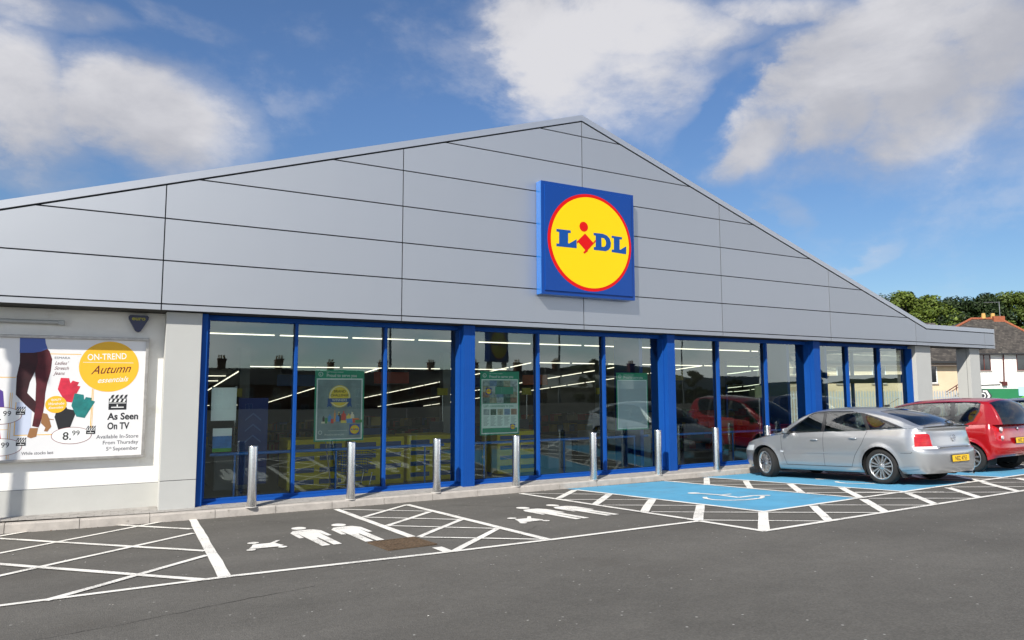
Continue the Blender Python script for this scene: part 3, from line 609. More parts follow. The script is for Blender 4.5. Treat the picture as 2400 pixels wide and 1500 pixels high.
def store_sign():
    t = thing('store_sign', 'square blue sign with yellow disc, red ring and blue lettering on the gable', 'shop sign', (8.712, FY-.1, 4.974))
    h = 1.205; b = MB(); b.box((-h, -.10, -1.18), (h, .095, 1.18), M_LBE); b.build('sign_box', t, bevel=.012)
    f = MB(); z = 1.18
    # bevelled face frame then recessed panel
    o = [(-h+.004, -.104, -z+.004), (h-.004, -.104, -z+.004), (h-.004, -.104, z-.004), (-h+.004, -.104, z-.004)]; i1 = [(-h+.075, -.104, -z+.075), (h-.075, -.104, -z+.075), (h-.075, -.104, z-.075), (-h+.075, -.104, z-.075)]
    i2 = [(a*.992, -.128, c*.992) for a, _, c in i1]
    f.add(o+i1+i2, [(0, 1, 5, 4), (1, 2, 6, 5), (2, 3, 7, 6), (3, 0, 4, 7), (4, 5, 9, 8), (5, 6, 10, 9), (6, 7, 11, 10), (7, 4, 8, 11), (8, 9, 10, 11)], M_LB); f.build('sign_face', t)
    e = MB(); logo(e, Matrix.Identity(4), 0, M_LR, M_LBL, M_LY, y0=.128); e.build('emblem', t)
store_sign()
M_PB = mat('print_blue', (.02, .12, .45), .6); M_PR = mat('print_red', (.8, .02, .02), .6); M_PY = mat('print_yellow', (.95, .68, .02), .6); M_PW = mat('print_white', (.80, .80, .77), .6); M_PK = mat('print_black', (.015, .015, .018), .6)
def mini_logo(mb, x, z, s, y):
    mtx = Matrix.Translation((x, y, z)) @ Matrix.Diagonal((s/2.4, 1, s/2.4, 1)); mb.box((x-s/2, y, z-s/2), (x+s/2, y+.001, z+s/2), M_PB)
    logo(mb, mtx, 0, M_PR, M_PB, M_PY, k=.2, y0=.0005)

# ---------------------------------------------------------------- big poster on the white wall
def billboard():
    t = thing('advertising_board', 'framed autumn fashion poster with burgundy jeans and price ovals on the white wall', 'poster', (-.8, 12.86, 0))
    x0, x1, z0, z1 = -3.6, .452, .862, 2.655; X = -.8
    M_AL = mat('weathered_frame', (.42, .40, .37), .45, .6, var=.2, vscale=9)
    S = lambda mb, n, p=t, **k: (setattr(mb, 'v', [(v[0]-X, v[1]-12.86, v[2]) for v in mb.v]), mb.build(n, p, **k))[1]
    f = MB(); w = .045
    f.box((x0-w, 12.765, z1), (x1+w, 12.868, z1+w), M_AL); f.box((x0-w, 12.765, z0-w), (x1+w, 12.868, z0), M_AL); f.box((x0-w, 12.766, z0), (x0, 12.867, z1), M_AL); f.box((x1, 12.766, z0), (x1+w, 12.867, z1), M_AL); S(f, 'frame', bevel=.006)
    p = MB(); PB = mat('poster_paper', (.76, .75, .74), .55, var=.04, vscale=1.3, grime=((.62, .52, .42), 1.7, .70)); p.box((x0, 12.795, z0), (x1, 12.86, z1), PB)
    paper = S(p, 'poster_sheet'); Y = 12.7940
    M_OR = mat('print_orange', (.86, .47, .02), .55); M_BU = mat('print_burgundy', (.035, .004, .007), .6, var=.5, vscale=5); M_BU2 = mat('print_burgundy_light', (.085, .006, .012), .6, var=.5, vscale=5)
    g = MB()
    def fl(pts, m, dy=0.): g.flat(pts, Y-dy, m)
    def rect(a, b, c, d, m, dy=0.): fl([(a, b), (c, b), (c, d), (a, d)], m, dy)
    # thin orange keylines round the garments
    K = .006
    for a, b, c, d in ((-1.225, 1.21, -1.215, 1.70), (-1.225, 1.21, -.74, 1.22), (-.262, 1.28, -.252, 1.90), (-.242, 1.28, -.236, 1.90), (-.83, 2.418, -.43, 2.428), (-1.30, .87, -1.292, 1.84), (-1.276, .87, -1.27, 1.84), (-3.4, 2.062, -1.24, 2.072), (-1.7, .87, -1.692, 2.05), (-3.0, 1.3, -1.3, 1.305)): rect(a, b, c, d, M_OR, .0002)
    rect(-1.215, 1.22, -1.02, 1.70, mat('print_pale', (.55, .60, .72), .6), .0002)
    S(g, 'keylines', paper)
    g = MB()
    legs = [(-1.222,2.48),(-1.205,2.282),(-1.233,2.079),(-1.230,1.811),(-1.160,1.725),(-1.093,1.648),(-.985,1.539),(-.995,1.44),(-1.004,1.344),(-.923,1.322),(-.905,1.38),(-.877,1.537),(-.867,1.672),(-.864,1.836),(-.848,1.972),(-.811,2.164),(-.803,2.344),(-.844,2.467),(-.875,2.53)]
    # left and right leg, so the gap between shows paper
    fl([(-1.212,2.44),(-1.205,2.282),(-1.233,2.079),(-1.230,1.811),(-1.160,1.725),(-1.093,1.648),(-.985,1.539),(-.97,1.66),(-.983,1.714),(-1.091,1.837),(-1.066,1.999),(-1.011,2.149),(-.98,2.3),(-1.0,2.46)], M_BU, .0006)
    fl([(-1.0,2.46),(-.99,2.3),(-1.011,2.149),(-.987,1.972),(-.983,1.714),(-.985,1.539),(-1.004,1.344),(-.923,1.322),(-.905,1.38),(-.877,1.537),(-.867,1.672),(-.864,1.836),(-.848,1.972),(-.811,2.164),(-.803,2.344),(-.844,2.467),(-.873,2.50)], M_BU2, .0004)
    fl([(-1.223,2.653),(-.907,2.653),(-.895,2.58),(-.867,2.50),(-.95,2.455),(-1.043,2.435),(-1.215,2.43)], mat('print_top_blue', (.07, .12, .38), .6), .0008)
    TAN = mat('print_tan', (.30, .14, .05), .6)
    fl([(-1.03,1.318),(-.928,1.315),(-.945,1.188),(-1.011,1.166),(-1.057,1.185)], TAN, .0008)
    fl([(-.883,1.537),(-.825,1.522),(-.798,1.454),(-.734,1.435),(-.738,1.428),(-.792,1.437),(-.763,1.331),(-.811,1.258),(-.854,1.266),(-.837,1.319),(-.898,1.388)], TAN, .0008)
    RE, TE = mat('print_jeans_red', (.55, .02, .05), .6, var=.25, vscale=9), mat('print_jeans_teal', (.01, .17, .16), .6, var=.25, vscale=9)
    fl([(-.678,2.062),(-.571,2.059),(-.550,1.98),(-.522,2.021),(-.437,1.994),(-.459,1.945),(-.416,1.931),(-.518,1.689),(-.607,1.704),(-.71,1.89)], RE, .0005)
    fl([(-.489,1.827),(-.368,1.805),(-.359,1.729),(-.337,1.77),(-.257,1.756),(-.262,1.721),(-.212,1.699),(-.339,1.45),(-.448,1.474),(-.521,1.64)], TE, .0007)
    fl([(-.585,1.621),(-.572,1.593),(-.477,1.571),(-.462,1.515),(-.523,1.31),(-.674,1.287),(-.73,1.473),(-.706,1.575)], M_PK, .0003)
    fl([(-1.50,1.90),(-1.427,1.892),(-1.385,1.86),(-1.357,1.612),(-1.5,1.612)], mat('print_purple', (.08, .04, .25), .6), .0004); fl([(-1.5,1.40),(-1.41,1.37),(-1.375,1.17),(-1.5,1.17)], RE, .0004)
    S(g, 'clothes_print', paper)
    g = MB(); 
    fl(ell(-.044, 2.241, .408, .392, 64), M_OR, .0006); rect(-.40, 2.300, .285, 2.306, M_PW, .001)
    fl(ell(-.720, 1.662, .137, .128, 40), M_OR, .0009)
    text(g, 'ON-TREND', -.345, 2.335, .135, Y-.0012, M_PW, bold=.012, fit=.53, rot=.055)
    text(g, 'Autumn', -.285, 2.120, .185, Y-.0012, mat('print_dark_red', (.13, .012, .01), .6), shear=.5, bold=.004, fit=.55, rot=.07)
    text(g, 'essentials', -.200, 1.985, .115, Y-.0012, M_PW, shear=.45, bold=.008, rot=.07, fit=.42)
    text(g, 'QUALITY', -.785, 1.715, .042, Y-.0014, M_PW, bold=.02, rot=.05, fit=.13); text(g, 'Wardrobe', -.825, 1.650, .056, Y-.0014, M_PW, bold=.01, shear=.4, rot=.05, fit=.20); text(g, 'Essentials', -.815, 1.595, .046, Y-.0014, M_PW, shear=.4, bold=.01, rot=.05, fit=.19)
    S(g, 'orange_discs', paper)
    g = MB(); DR = mat('print_dark_red', (.13, .012, .01), .6); R2 = mat('print_oval_red', (.22, .015, .02), .6); GR = mat('print_grey', (.10, .10, .11), .6)
    for cx, cz in ((-.498, 1.19), (-1.40, 1.506), (-1.375, 1.048)):
        g = MB(); g.flat(ell(cx, cz, .262, .128, 48), Y-.0010, M_PW); ringpoly(g, cx, cz, .262, .128, .007, Y-.0013, R2)
        if cx > -1: text(g, '8.', -.615, 1.128, .165, Y-.0016, M_PK, bold=.012); text(g, '99', -.495, 1.19, .105, Y-.0016, M_PK, bold=.006)
        else: text(g, '6.', -1.50, cz-.065, .165, Y-.0016, M_PK, bold=.012); text(g, '99', -1.372, cz-.005, .105, Y-.0016, M_PK, bold=.006)
        S(g, 'price_oval', paper)
    g = MB()
    text(g, 'ESMARA', -.775, 2.350, .046, Y-.0005, GR, fit=.20); 
    for i, s_ in enumerate(("Ladies'", 'Stretch', 'Jeans')): text(g, s_, -.770, 2.262-.077*i, .072, Y-.0005, DR, shear=.4, fit=(.18, .185, .15)[i])
    text(g, 'As Seen', -.032, 1.418, .145, Y-.0005, M_PK, bold=.028, fit=.425); text(g, 'On TV', -.032, 1.270, .145, Y-.0005, M_PK, bold=.028, fit=.30)
    text(g, 'Available In-Store', .405, 1.130, .080, Y-.0005, GR, align='RIGHT', bold=.006, fit=.575); text(g, 'From Thursday', .405, 1.038, .080, Y-.0005, GR, align='RIGHT', bold=.006, fit=.485)
    text(g, 'September', .405, .942, .080, Y-.0005, GR, align='RIGHT', bold=.006, fit=.345); text(g, '5', -.035, .942, .080, Y-.0005, GR, bold=.006); text(g, 'th', .005, .968, .045, Y-.0005, GR)
    text(g, 'While stocks last', -1.118, .925, .065, Y-.0005, GR, bold=.006, fit=.40)
    S(g, 'printed_words', paper)
    def clap(x, z, w, h):
        g = MB()
        r = lambda a, b, c, d, m, dy: g.flat([(x+a*w, z+b*h), (x+c*w, z+b*h), (x+c*w, z+d*h), (x+a*w, z+d*h)], Y-dy, m)
        r(0, 0, 1, .62, M_PK, .0018); r(.15, .13, .85, .19, M_PW, .002); r(.45, .2, .52, .34, M_PW, .002); r(.02, .42, .98, .46, M_PW, .002)
        for i in range(4):
            a = .02+i*.25; g.flat([(x+a*w, z+.50*h+.0), (x+(a+.12)*w, z+.50*h), (x+(a+.2)*w, z+.70*h), (x+(a+.08)*w, z+.70*h)], Y-.002, M_PW)
            g.flat([(x+(a+.06)*w, z+.76*h), (x+(a+.2)*w, z+.78*h), (x+(a+.28)*w, z+1.0*h), (x+(a+.14)*w, z+.96*h)], Y-.0018, M_PK)
        r(0, .62, 1, .74, M_PK, .0016); S(g, 'clapperboard_print', paper)
    clap(-.028, 1.57, .245, .235); clap(-.31, 1.205, .12, .125); clap(-1.215, 1.515, .115, .12); clap(-1.19, 1.06, .12, .12)
billboard()

def wall_bits():
    D = mat('alarm_blue', (.012, .018, .07), .35); YE = mat('alarm_yellow', (.45, .42, .02), .5)
    t = thing('alarm_box', 'dark blue rounded triangular alarm box with yellow euro lettering under the eaves', 'alarm box', (.33, 12.865, 2.94))
    m = MB(); P = [(-.125, .125), (-.145, .10), (-.14, .06), (-.04, -.125), (0, -.145), (.04, -.125), (.14, .06), (.145, .10), (.125, .125)]
    m.flat(P, -.08, D, .08); m.build('case', t, bevel=.012)
    g = MB(); text(g, 'euro', 0, .045, .088, -.083, YE, align='CENTER', bold=.02, sx=1.15); g.build('lettering', t)
    t = thing('strip_lamp', 'unlit grey strip lamp fixed to the wall above the fashion poster', 'wall lamp', (-2.0, 12.80, 2.905))
    M1 = mat('lamp_housing', (.42, .43, .42), .45); m = MB(); m.tube((-1.2, 0, 0), (1.28, 0, 0), .030, M1, n=16); m.build('tube', t)
    m = MB(); m.box((1.25, -.035, -.038), (1.33, .06, .035), M1); m.box((-1.3, -.035, -.038), (-1.2, .06, .035), M1); m.build('end_cap', t, bevel=.008)
    m = MB(); m.box((-1.2, .02, -.01), (1.25, .065, .03), M1); m.build('bracket', t)
wall_bits()

# ---------------------------------------------------------------- posters in the windows
def window_posters():
    GR_ = mat('poster_green', (.03, .36, .20), .5); GW = mat('poster_line', (.90, .93, .90), .5); BG = mat('poster_slate', (.26, .33, .33), .5, var=.25, vscale=3)
    def base(x, lab, bg=True):
        t = thing('window_poster', lab, 'poster', (x, 12.84, .95)); f = MB()
        f.box((0, -.004, 0), (.905, .004, 1.285), GR_) if bg else None
        if not bg: f.box((0, -.004, 1.10), (.905, .004, 1.285), GR_); f.box((0, -.004, 0), (.03, .004, 1.10), GR_); f.box((.875, -.004, 0), (.905, .004, 1.10), GR_); f.box((.03, -.004, 0), (.875, .004, .03), GR_)
        f.build('backing', t); l = MB()
        for a, b, c, d in ((.03, .025, .875, .047), (.03, 1.102, .875, 1.124), (.03, .047, .052, 1.102), (.853, .047, .875, 1.102)): l.box((a, -.008, b), (c, -.005, d), GW)
        l.build('border', t)
        h = MB(); ringpoly(h, .10, 1.20, .042, .042, .010, -.006, GW, 24); text(h, 'c', .085, 1.185, .05, -.006, GW, bold=.02)
        text(h, 'Lidl Northern Ireland', .205, 1.228, .036, -.006, GW, fit=.30); text(h, 'Proud to serve you', .205, 1.150, .085, -.006, M_PW, bold=.014, fit=.55); h.build('heading', t)
        return t
    a = base(3.165, 'green bordered poster of bottles and jars under a round gold badge')
    p = MB(); p.box((.052, -.007, .047), (.853, -.0045, 1.103), BG); p.build('picture_ground', a)
    g = MB(); gold = mat('badge_gold', (.95, .72, .10), .5); rib = mat('ribbon_blue', (.06, .13, .36), .5)
    g.flat([(.24, .70), (.32, .72), (.30, .60), (.26, .63), (.22, .60)], -.0085, rib); g.flat([(.66, .70), (.58, .72), (.60, .60), (.64, .63), (.68, .60)], -.0085, rib)
    g.flat(ell(.45, .80, .195, .20, 48), -.009, gold); ringpoly(g, .45, .80, .18, .185, .01, -.0095, GW)
    text(g, 'BRAND', .45, .87, .066, -.010, M_PK, align='CENTER', bold=.01); text(g, 'CHALLENGE', .45, .80, .060, -.010, M_PK, align='CENTER', bold=.01)
    g.box((.235, -.0105, .695), (.665, -.0095, .765), rib); text(g, 'WINNERS', .45, .712, .062, -.011, M_PW, align='CENTER', bold=.012); g.build('badge', a)
    g = MB(); rr = random.Random(3); PC = [mat('goods_%s' % n, c, .5) for n, c in (('red', (.75, .06, .03)), ('orange', (.9, .35, .05)), ('green', (.06, .3, .08)), ('cream', (.9, .8, .6)), ('blue', (.08, .3, .7)), ('dark', (.03, .03, .03)), ('yellow', (.9, .7, .1)))]
    for i in range(26):
        x = .08+.70*rr.random(); w = rr.uniform(.03, .085); h_ = rr.uniform(.07, .24)*(1 if i < 14 else .45); y = -.0085-.0002*i; z = .35-(.0 if i < 14 else .03)
        m_ = rr.choice(PC); g.flat([(x, z), (x+w, z), (x+w, z+h_*.7), (x+w*.65, z+h_*.8), (x+w*.65, z+h_), (x+w*.35, z+h_), (x+w*.35, z+h_*.8), (x, z+h_*.7)] if i < 14 else [(x, z), (x+w*1.5, z), (x+w*1.5, z+h_), (x, z+h_)], y, m_)
    g.box((.25, -.0085, .185), (.60, -.008, .189), GW); g.build('groceries_print', a)
    g = MB(); mini_logo(g, .735, .20, .19, -.012); ringpoly(g, .11, .16, .035, .035, .008, -.009, GW, 24); text(g, 'Proud to serve you', .19, .105, .045, -.009, M_PW, bold=.01); g.build('footer', a)
    b = base(6.465, 'green bordered poster of small pictures over five printed columns')
    PAP = mat('poster_mint', (.82, .90, .84), .5, var=.12, vscale=3); p = MB(); p.box((.052, -.007, .14), (.853, -.0045, .63), PAP); p.build('text_ground', b)
    g = MB(); 
    for i in range(5):
        for j in range(4):
            m_ = mat('photo_%d' % ((i*3+j*5) % 7), [(.16, .25, .22), (.35, .42, .40), (.08, .15, .10), (.40, .40, .28), (.20, .30, .42), (.35, .22, .15), (.45, .5, .5)][(i*3+j*5) % 7], .5, var=.5, vscale=14); x = .055+i*.16; z = .64+j*.115
            g.box((x, -.0075-.0001*(i+j), z), (x+.158, -.007, z+.113), m_)
    g.box((.34, -.009, .82), (.76, -.008, .97), mat('poster_green_light', (.10, .36, .24), .5)); mini_logo(g, .19, .88, .13, -.010); g.build('picture_grid', b)
    g = MB(); text(g, "Lidl's commitment to you", .075, .56, .070, -.009, GR_, bold=.006, sx=.95)
    for i in range(5):
        x = .075+i*.158; g.box((x, -.0088, .40), (x+.135, -.0078, .52), mat('photo_%d' % (i+1), (.2, .2, .2), .5))
        for k in range(9): g.box((x, -.0088, .365-k*.022), (x+.125-.02*((k*7+i) % 3), -.0082, .372-k*.022), mat('text_grey', (.20, .28, .25), .6))
    g.box((.052, -.0088, .05), (.853, -.0078, .135), GR_); mini_logo(g, .745, .155, .115, -.011); g.build('printed_columns', b)
    c = base(9.885, 'green headed poster frame with nothing in it, only plain grey', True); p = MB(); p.box((.05, -.0072, .045), (.855, -.0046, 1.105), mat('blank_grey', (.52, .56, .58), .35)); p.build('blank_sheet', c)
    t = thing('window_notice', 'plain white paper notice taped inside the leftmost window', 'notice', (1.46, 12.84, 1.36)); p = MB(); p.box((0, 0, 0), (.395, .002, .552), mat('notice_paper', (.90, .93, .90), .6, var=.08, vscale=2)); p.build('sheet', t)
    g = MB()
    for x, z in ((.37, .56), (.0, .55), (.37, -.02)): g.box((x, -.001, z-.015), (x+.03, .0, z+.015), mat('tape', (.35, .37, .36), .4))
    g.build('tape', t)
    t = thing('window_notice', 'small leaflet of blue sky and green grass below the white notice', 'notice', (1.50, 12.84, .845)); p = MB(); p.box((0, 0, .26), (.30, .002, .39), mat('notice_paper', (.5, .5, .5), .6)); p.build('sheet', t)
    g = MB(); g.box((0, -.001, .06), (.30, .002, .26), mat('leaflet_sky', (.03, .20, .52), .5, var=.3, vscale=6)); g.box((0, -.001, 0), (.30, .002, .06), mat('leaflet_grass', (.08, .38, .04), .5)); g.build('picture', t)
    t = thing('blue_banner', 'tall blue banner stand inside the leftmost window', 'banner', (2.05, 13.9, .0)); p = MB(); p.box((0, 0, .15), (.52, .02, 1.72), mat('banner_blue', (.012, .04, .20), .6)); p.build('banner_sheet', t)
    g = MB()
    for k in range(3): g.flat([(.12, .9+k*.2), (.26, 1.02+k*.2), (.40, .9+k*.2), (.40, .93+k*.2), (.26, 1.05+k*.2), (.12, .93+k*.2)], -.003, mat('banner_line', (.08, .16, .40), .6))
    g.build('chevrons', t); g = MB(); g.box((.1, -.12, -.07), (.42, .14, .0), M_GROOVE); g.tube((.26, .03, -.05), (.26, .03, 1.7), .012, M_GROOVE); g.build('stand', t)
window_posters()

# ---------------------------------------------------------------- things standing inside
def interior():
    R_ = mat('blue_rail', (.04, .22, .70), .35)
    for x0, x1, lab in ((1.5, 5.8, 'left'), (6.3, 11.0, 'middle'), (11.4, 16.1, 'right')):
        t = thing('window_rail', 'blue tubular rail just inside the %s bay of shop windows' % lab, 'rail', (x0, 13.12, 0)); m = MB(); m.tube((0, 0, .78), (x1-x0, 0, .78), .028, R_); m.build('rail', t)
        for k in range(3): m = MB(); a = .4+k*(x1-x0-.8)/2; m.tube((a, 0, -.02), (a, 0, .78), .018, R_); m.build('post', t)
    YE = mat('crate_yellow', (.75, .60, .01), .5); BL_ = mat('crate_blue', (.03, .09, .26), .5)
    proto = None; labs = ['yellow slatted display stack with blue panels, leftmost behind the windows', 'second yellow slatted display stack from the left behind the windows', 'yellow slatted display stack just left of the broad blue column', 'yellow slatted display stack just right of the broad blue column']
    for i, (x, y) in enumerate(((3.05, 14.4), (4.35, 14.5), (5.60, 14.6), (7.9, 14.8))):
        if proto is None:
            t = thing('display_stack', labs[0], 'display', (x, y, -.09), group='yellow display stacks behind the windows'); proto = t
            m = MB(); m.box((0, 0, 0), (1.15, .8, .98), YE); m.build('case', t, bevel=.02)
            m = MB()
            for k in range(4):
                for c in range(2): m.box((.08+c*.55, -.012, .10+k*.23), (.52+c*.55, .01, .19+k*.23), BL_)
            m.build('panels', t)
            m = MB()
            for k in range(5): m.box((.02, -.02, k*.23+.01), (1.13, -.013, k*.23+.05), YE)
            m.build('slats', t)
        else: dup(proto, (x, y, -.1), label=labs[i])
    # long shelves going back
    SHM = mat('shelf_metal', (.12, .12, .11), .6); rr = random.Random(5); cols = [mat('pack_%s' % n, c, .6) for n, c in (('red', (.28, .03, .02)), ('brown', (.12, .07, .04)), ('green', (.03, .10, .04)), ('cream', (.28, .25, .18)), ('blue', (.03, .08, .2)), ('dark', (.04, .035, .03)), ('yellow', (.3, .22, .04)))]
    labs = ['first', 'second', 'third', 'fourth', 'fifth']
    for i, x in enumerate((1.2, 5.6, 9.9, 14.2, 18.3)):
        z0 = -.06*(18.5-12.8)-.02; t = thing('shelf_unit', '%s long stocked shelf unit from the left, running back into the shop' % labs[i], 'shelving', (x, 18.5, z0), (-math.atan(.06), 0, 0), group='long stocked shelf units inside the shop')
        m = MB(); m.box((.42, 0, 0), (.48, 26, 1.5), SHM)
        for k in range(4): m.box((0, 0, .1+.38*k), (.9, 26, .13+.38*k), SHM)
        m.build('shelves', t); g = MB()
        for s in (0, 1):
            for k in range(4):
                y = .05
                while y < 25.5:
                    w = rr.uniform(.15, .5); h = rr.uniform(.16, .30); a, b = ((.03, .38) if s == 0 else (.52, .87)); g.box((a, y, .132+.38*k), (b, y+w-.02, .132+.38*k+h), rr.choice(cols)); y += w
        g.build('goods', t)
        e = MB(); e.box((.05, -.35, 0), (.85, -.02, 1.2), rr.choice(cols)); 
        for k in range(4): e.box((.07, -.37, .05+k*.28), (.83, -.352, .27+k*.28), rr.choice(cols))
        e.build('end_display', t)
    # trolley
    T = thing('shopping_trolley', 'blue wire shopping trolley behind the second steel bollard', 'trolley', (4.05, 13.55, -.045)); B = mat('trolley_blue', (.01, .10, .33), .4); C = mat('trolley_chrome', (.6, .6, .6), .2, 1.)
    m = MB()
    for k in range(9): z = .35+k*.05; m.path([(-.25, -.28, z), (.25+.02*k, -.28, z), (.25+.02*k, .28, z), (-.25, .28, z), (-.25, -.28, z)], .006, B, 5)
    for k in range(11): x = -.25+k*.05; m.tube((x, -.28, .35), (x, -.28, .75), .005, B, n=5); m.tube((x, .28, .35), (x, .28, .75), .005, B, n=5)
    m.build('basket', T); m = MB(); m.path([(-.3, -.25, .08), (.3, -.25, .1), (.35, -.25, .35)], .012, C); m.path([(-.3, .25, .08), (.3, .25, .1), (.35, .25, .35)], .012, C); m.path([(-.3, -.25, .08), (-.42, -.25, .95), (-.42, .25, .95), (-.3, .25, .08)], .012, C); m.build('frame', T)
    for x in (-.28, .28):
        for y in (-.25, .25): m = MB(); m.tube((x, y-.015, .05), (x, y+.015, .05), .05, mat('castor', (.05, .05, .05), .6), n=14); m.build('castor', T)
    # tills, columns, hanging boards
    TG = mat('till_grey', (.30, .31, .32), .5); TD = mat('till_dark', (.03, .03, .035), .4); pr = None
    for i, x in enumerate((1.9, 4.6, 7.3, 10.0, 12.7)):
        lab = 'grey checkout counter with a dark belt, %s from the left inside the shop' % ('first', 'second', 'third', 'fourth', 'fifth')[i]
        if pr is None:
            t = pr = thing('checkout', lab, 'checkout', (x, 15.9, -.2), group='checkouts inside the shop'); m = MB(); m.box((0, 0, 0), (.75, 2.6, .78), TG); m.build('counter', t, bevel=.03); m = MB(); m.box((.1, -.02, .781), (.6, 1.8, .80), TD); m.build('belt', t)
            m = MB(); m.box((.2, 2.0, .9), (.6, 2.05, 1.2), TD); m.tube((.4, 2.05, .7), (.4, 2.05, .95), .03, TD); m.build('screen', t); m = MB(); m.tube((.7, 2.3, .7), (.7, 2.3, 1.9), .02, C); m.box((.55, 2.28, 1.9), (.85, 2.34, 2.1), mat('lane_number', (.45, .40, .05), .5)); m.build('lane_sign', t)
        else: dup(pr, (x, 15.9, -.2), label=lab)
    for i, (x, y) in enumerate(((3.0, 19.6), (8.7, 19.6), (14.4, 19.6))):
        t = thing('inner_column', 'pale square column standing inside the shop, %s from the left' % ('first', 'second', 'third')[i], 'column', (x, y, -.45)); m = MB(); m.box((-.12, -.12, 0), (.12, .12, 3.4), mat('column_pale', (.30, .32, .30), .8)); m.build('shaft', t)
    for i, (x, y, w, c) in enumerate(((6.8, 20.5, 1.1, (.45, .07, .02)), (9.8, 22, 1.3, (.05, .10, .30)), (12.2, 21, 1.0, (.45, .12, .03)), (4.2, 21.5, 1.2, (.04, .12, .30)), (16.5, 19, 1.1, (.40, .30, .03)))):
        z = 2.35-.075*(y-16.4); t = thing('hanging_board', ('orange red board hanging over the tills behind the first bay', 'blue board hanging left of the second blue column', 'small orange board hanging near the second blue column', 'blue board hanging behind the bottle poster', 'yellow board hanging behind the third bay')[i], 'hanging sign', (x, y, z)); m = MB(); m.box((0, 0, 0), (w, .03, .34), mat('hanging_%d' % i, c, .6)); m.build('board', t); m = MB(); m.tube((.1, .01, .34), (.1, .01, .62), .006, C, n=5); m.tube((w-.1, .01, .34), (w-.1, .01, .62), .006, C, n=5); m.build('wires', t)
    # till wall / blue lobby partitions near the right-hand bays
    for i, (x, w, lab) in enumerate(((10.62, .10, 'blue lobby partition beside the second blue column'), (15.62, .10, 'blue lobby partition beside the third blue column'), (17.15, .10, 'blue lobby partition in the far right bay'))):
        t = thing('lobby_partition', lab, 'partition', (x, 12.92, 0), group='blue lobby partitions'); m = MB(); m.box((0, 0, -.02), (w, .95, 3.06), M_BLUE); m.build('panel', t, bevel=.006)
    t = thing('notice_board', 'pale yellow notice on a post seen through the third bay of windows', 'notice', (15.15, 13.6, 0)); m = MB(); m.box((0, 0, 1.62), (.36, .02, 1.95), mat('board_yellow', (.55, .56, .28), .5)); m.build('board', t); m = MB(); m.tube((.18, .04, -.05), (.18, .04, 1.9), .02, C); m.build('post', t)
interior()
# ================================================================ cars
def interp(pts, x):
    """smooth (monotone-ish cubic) interpolation through (x, value) pairs"""
    n = len(pts)
    if x <= pts[0][0]: return pts[0][1]
    if x >= pts[-1][0]: return pts[-1][1]
    for i in range(n-1):
        if pts[i][0] <= x <= pts[i+1][0]: break
    x0, y0 = pts[i]; x1, y1 = pts[i+1]; h = x1-x0; d = (y1-y0)/h
    def sl(k):
        if k <= 0 or k >= n-1: return None
        a = (pts[k][1]-pts[k-1][1])/(pts[k][0]-pts[k-1][0]); b = (pts[k+1][1]-pts[k][1])/(pts[k+1][0]-pts[k][0])
        return 0 if a*b <= 0 else 2*a*b/(a+b)
    m0 = sl(i); m1 = sl(i+1); m0 = d if m0 is None else m0; m1 = d if m1 is None else m1
    t = (x-x0)/h; t2, t3 = t*t, t*t*t
    return y0*(2*t3-3*t2+1)+h*m0*(t3-2*t2+t)+y1*(-2*t3+3*t2)+h*m1*(t3-t2)
def inside(poly, x, z):
    c = False; n = len(poly)
    for i in range(n):
        a, b = poly[i], poly[(i+1) % n]
        if (a[1] > z) != (b[1] > z) and x < (b[0]-a[0])*(z-a[1])/(b[1]-a[1])+a[0]: c = not c
    return c
M_TYRE = mat('tyre_rubber', (.013, .0125, .012), .85, bump=.3, bscale=60, var=.15, vscale=12); M_RIM = mat('alloy_rim', (.62, .61, .60), .28, .9, var=.08, vscale=20); M_BLACKP = mat('black_plastic', (.018, .018, .019), .55)
M_TRIMB = mat('black_window_trim', (.012, .012, .013), .3, coat=.3); M_UNDER = mat('underbody', (.008, .008, .008), .9); M_CHROME = mat('chrome', (.75, .75, .76), .12, 1.)
M_TAIL = mat('tail_light_red', (.42, .008, .010), .10, coat=1., var=.25, vscale=14, stretch=(1, 1, 3)); M_TAILW = mat('tail_light_clear', (.68, .66, .66), .12, coat=.8); M_HEAD = mat('head_light', (.55, .58, .60), .08, coat=1.)
M_PLATE = mat('plate_yellow', (.86, .52, .012), .4); M_PLTXT = mat('plate_black', (.015, .015, .015), .5); M_SEAT = mat('seat_cloth', (.035, .036, .040), .9); M_DASH = mat('dashboard', (.022, .022, .024), .7)
def car_paint(name, col, metal, rough):
    m = mat(name, col, rough, metal, coat=.9); return m

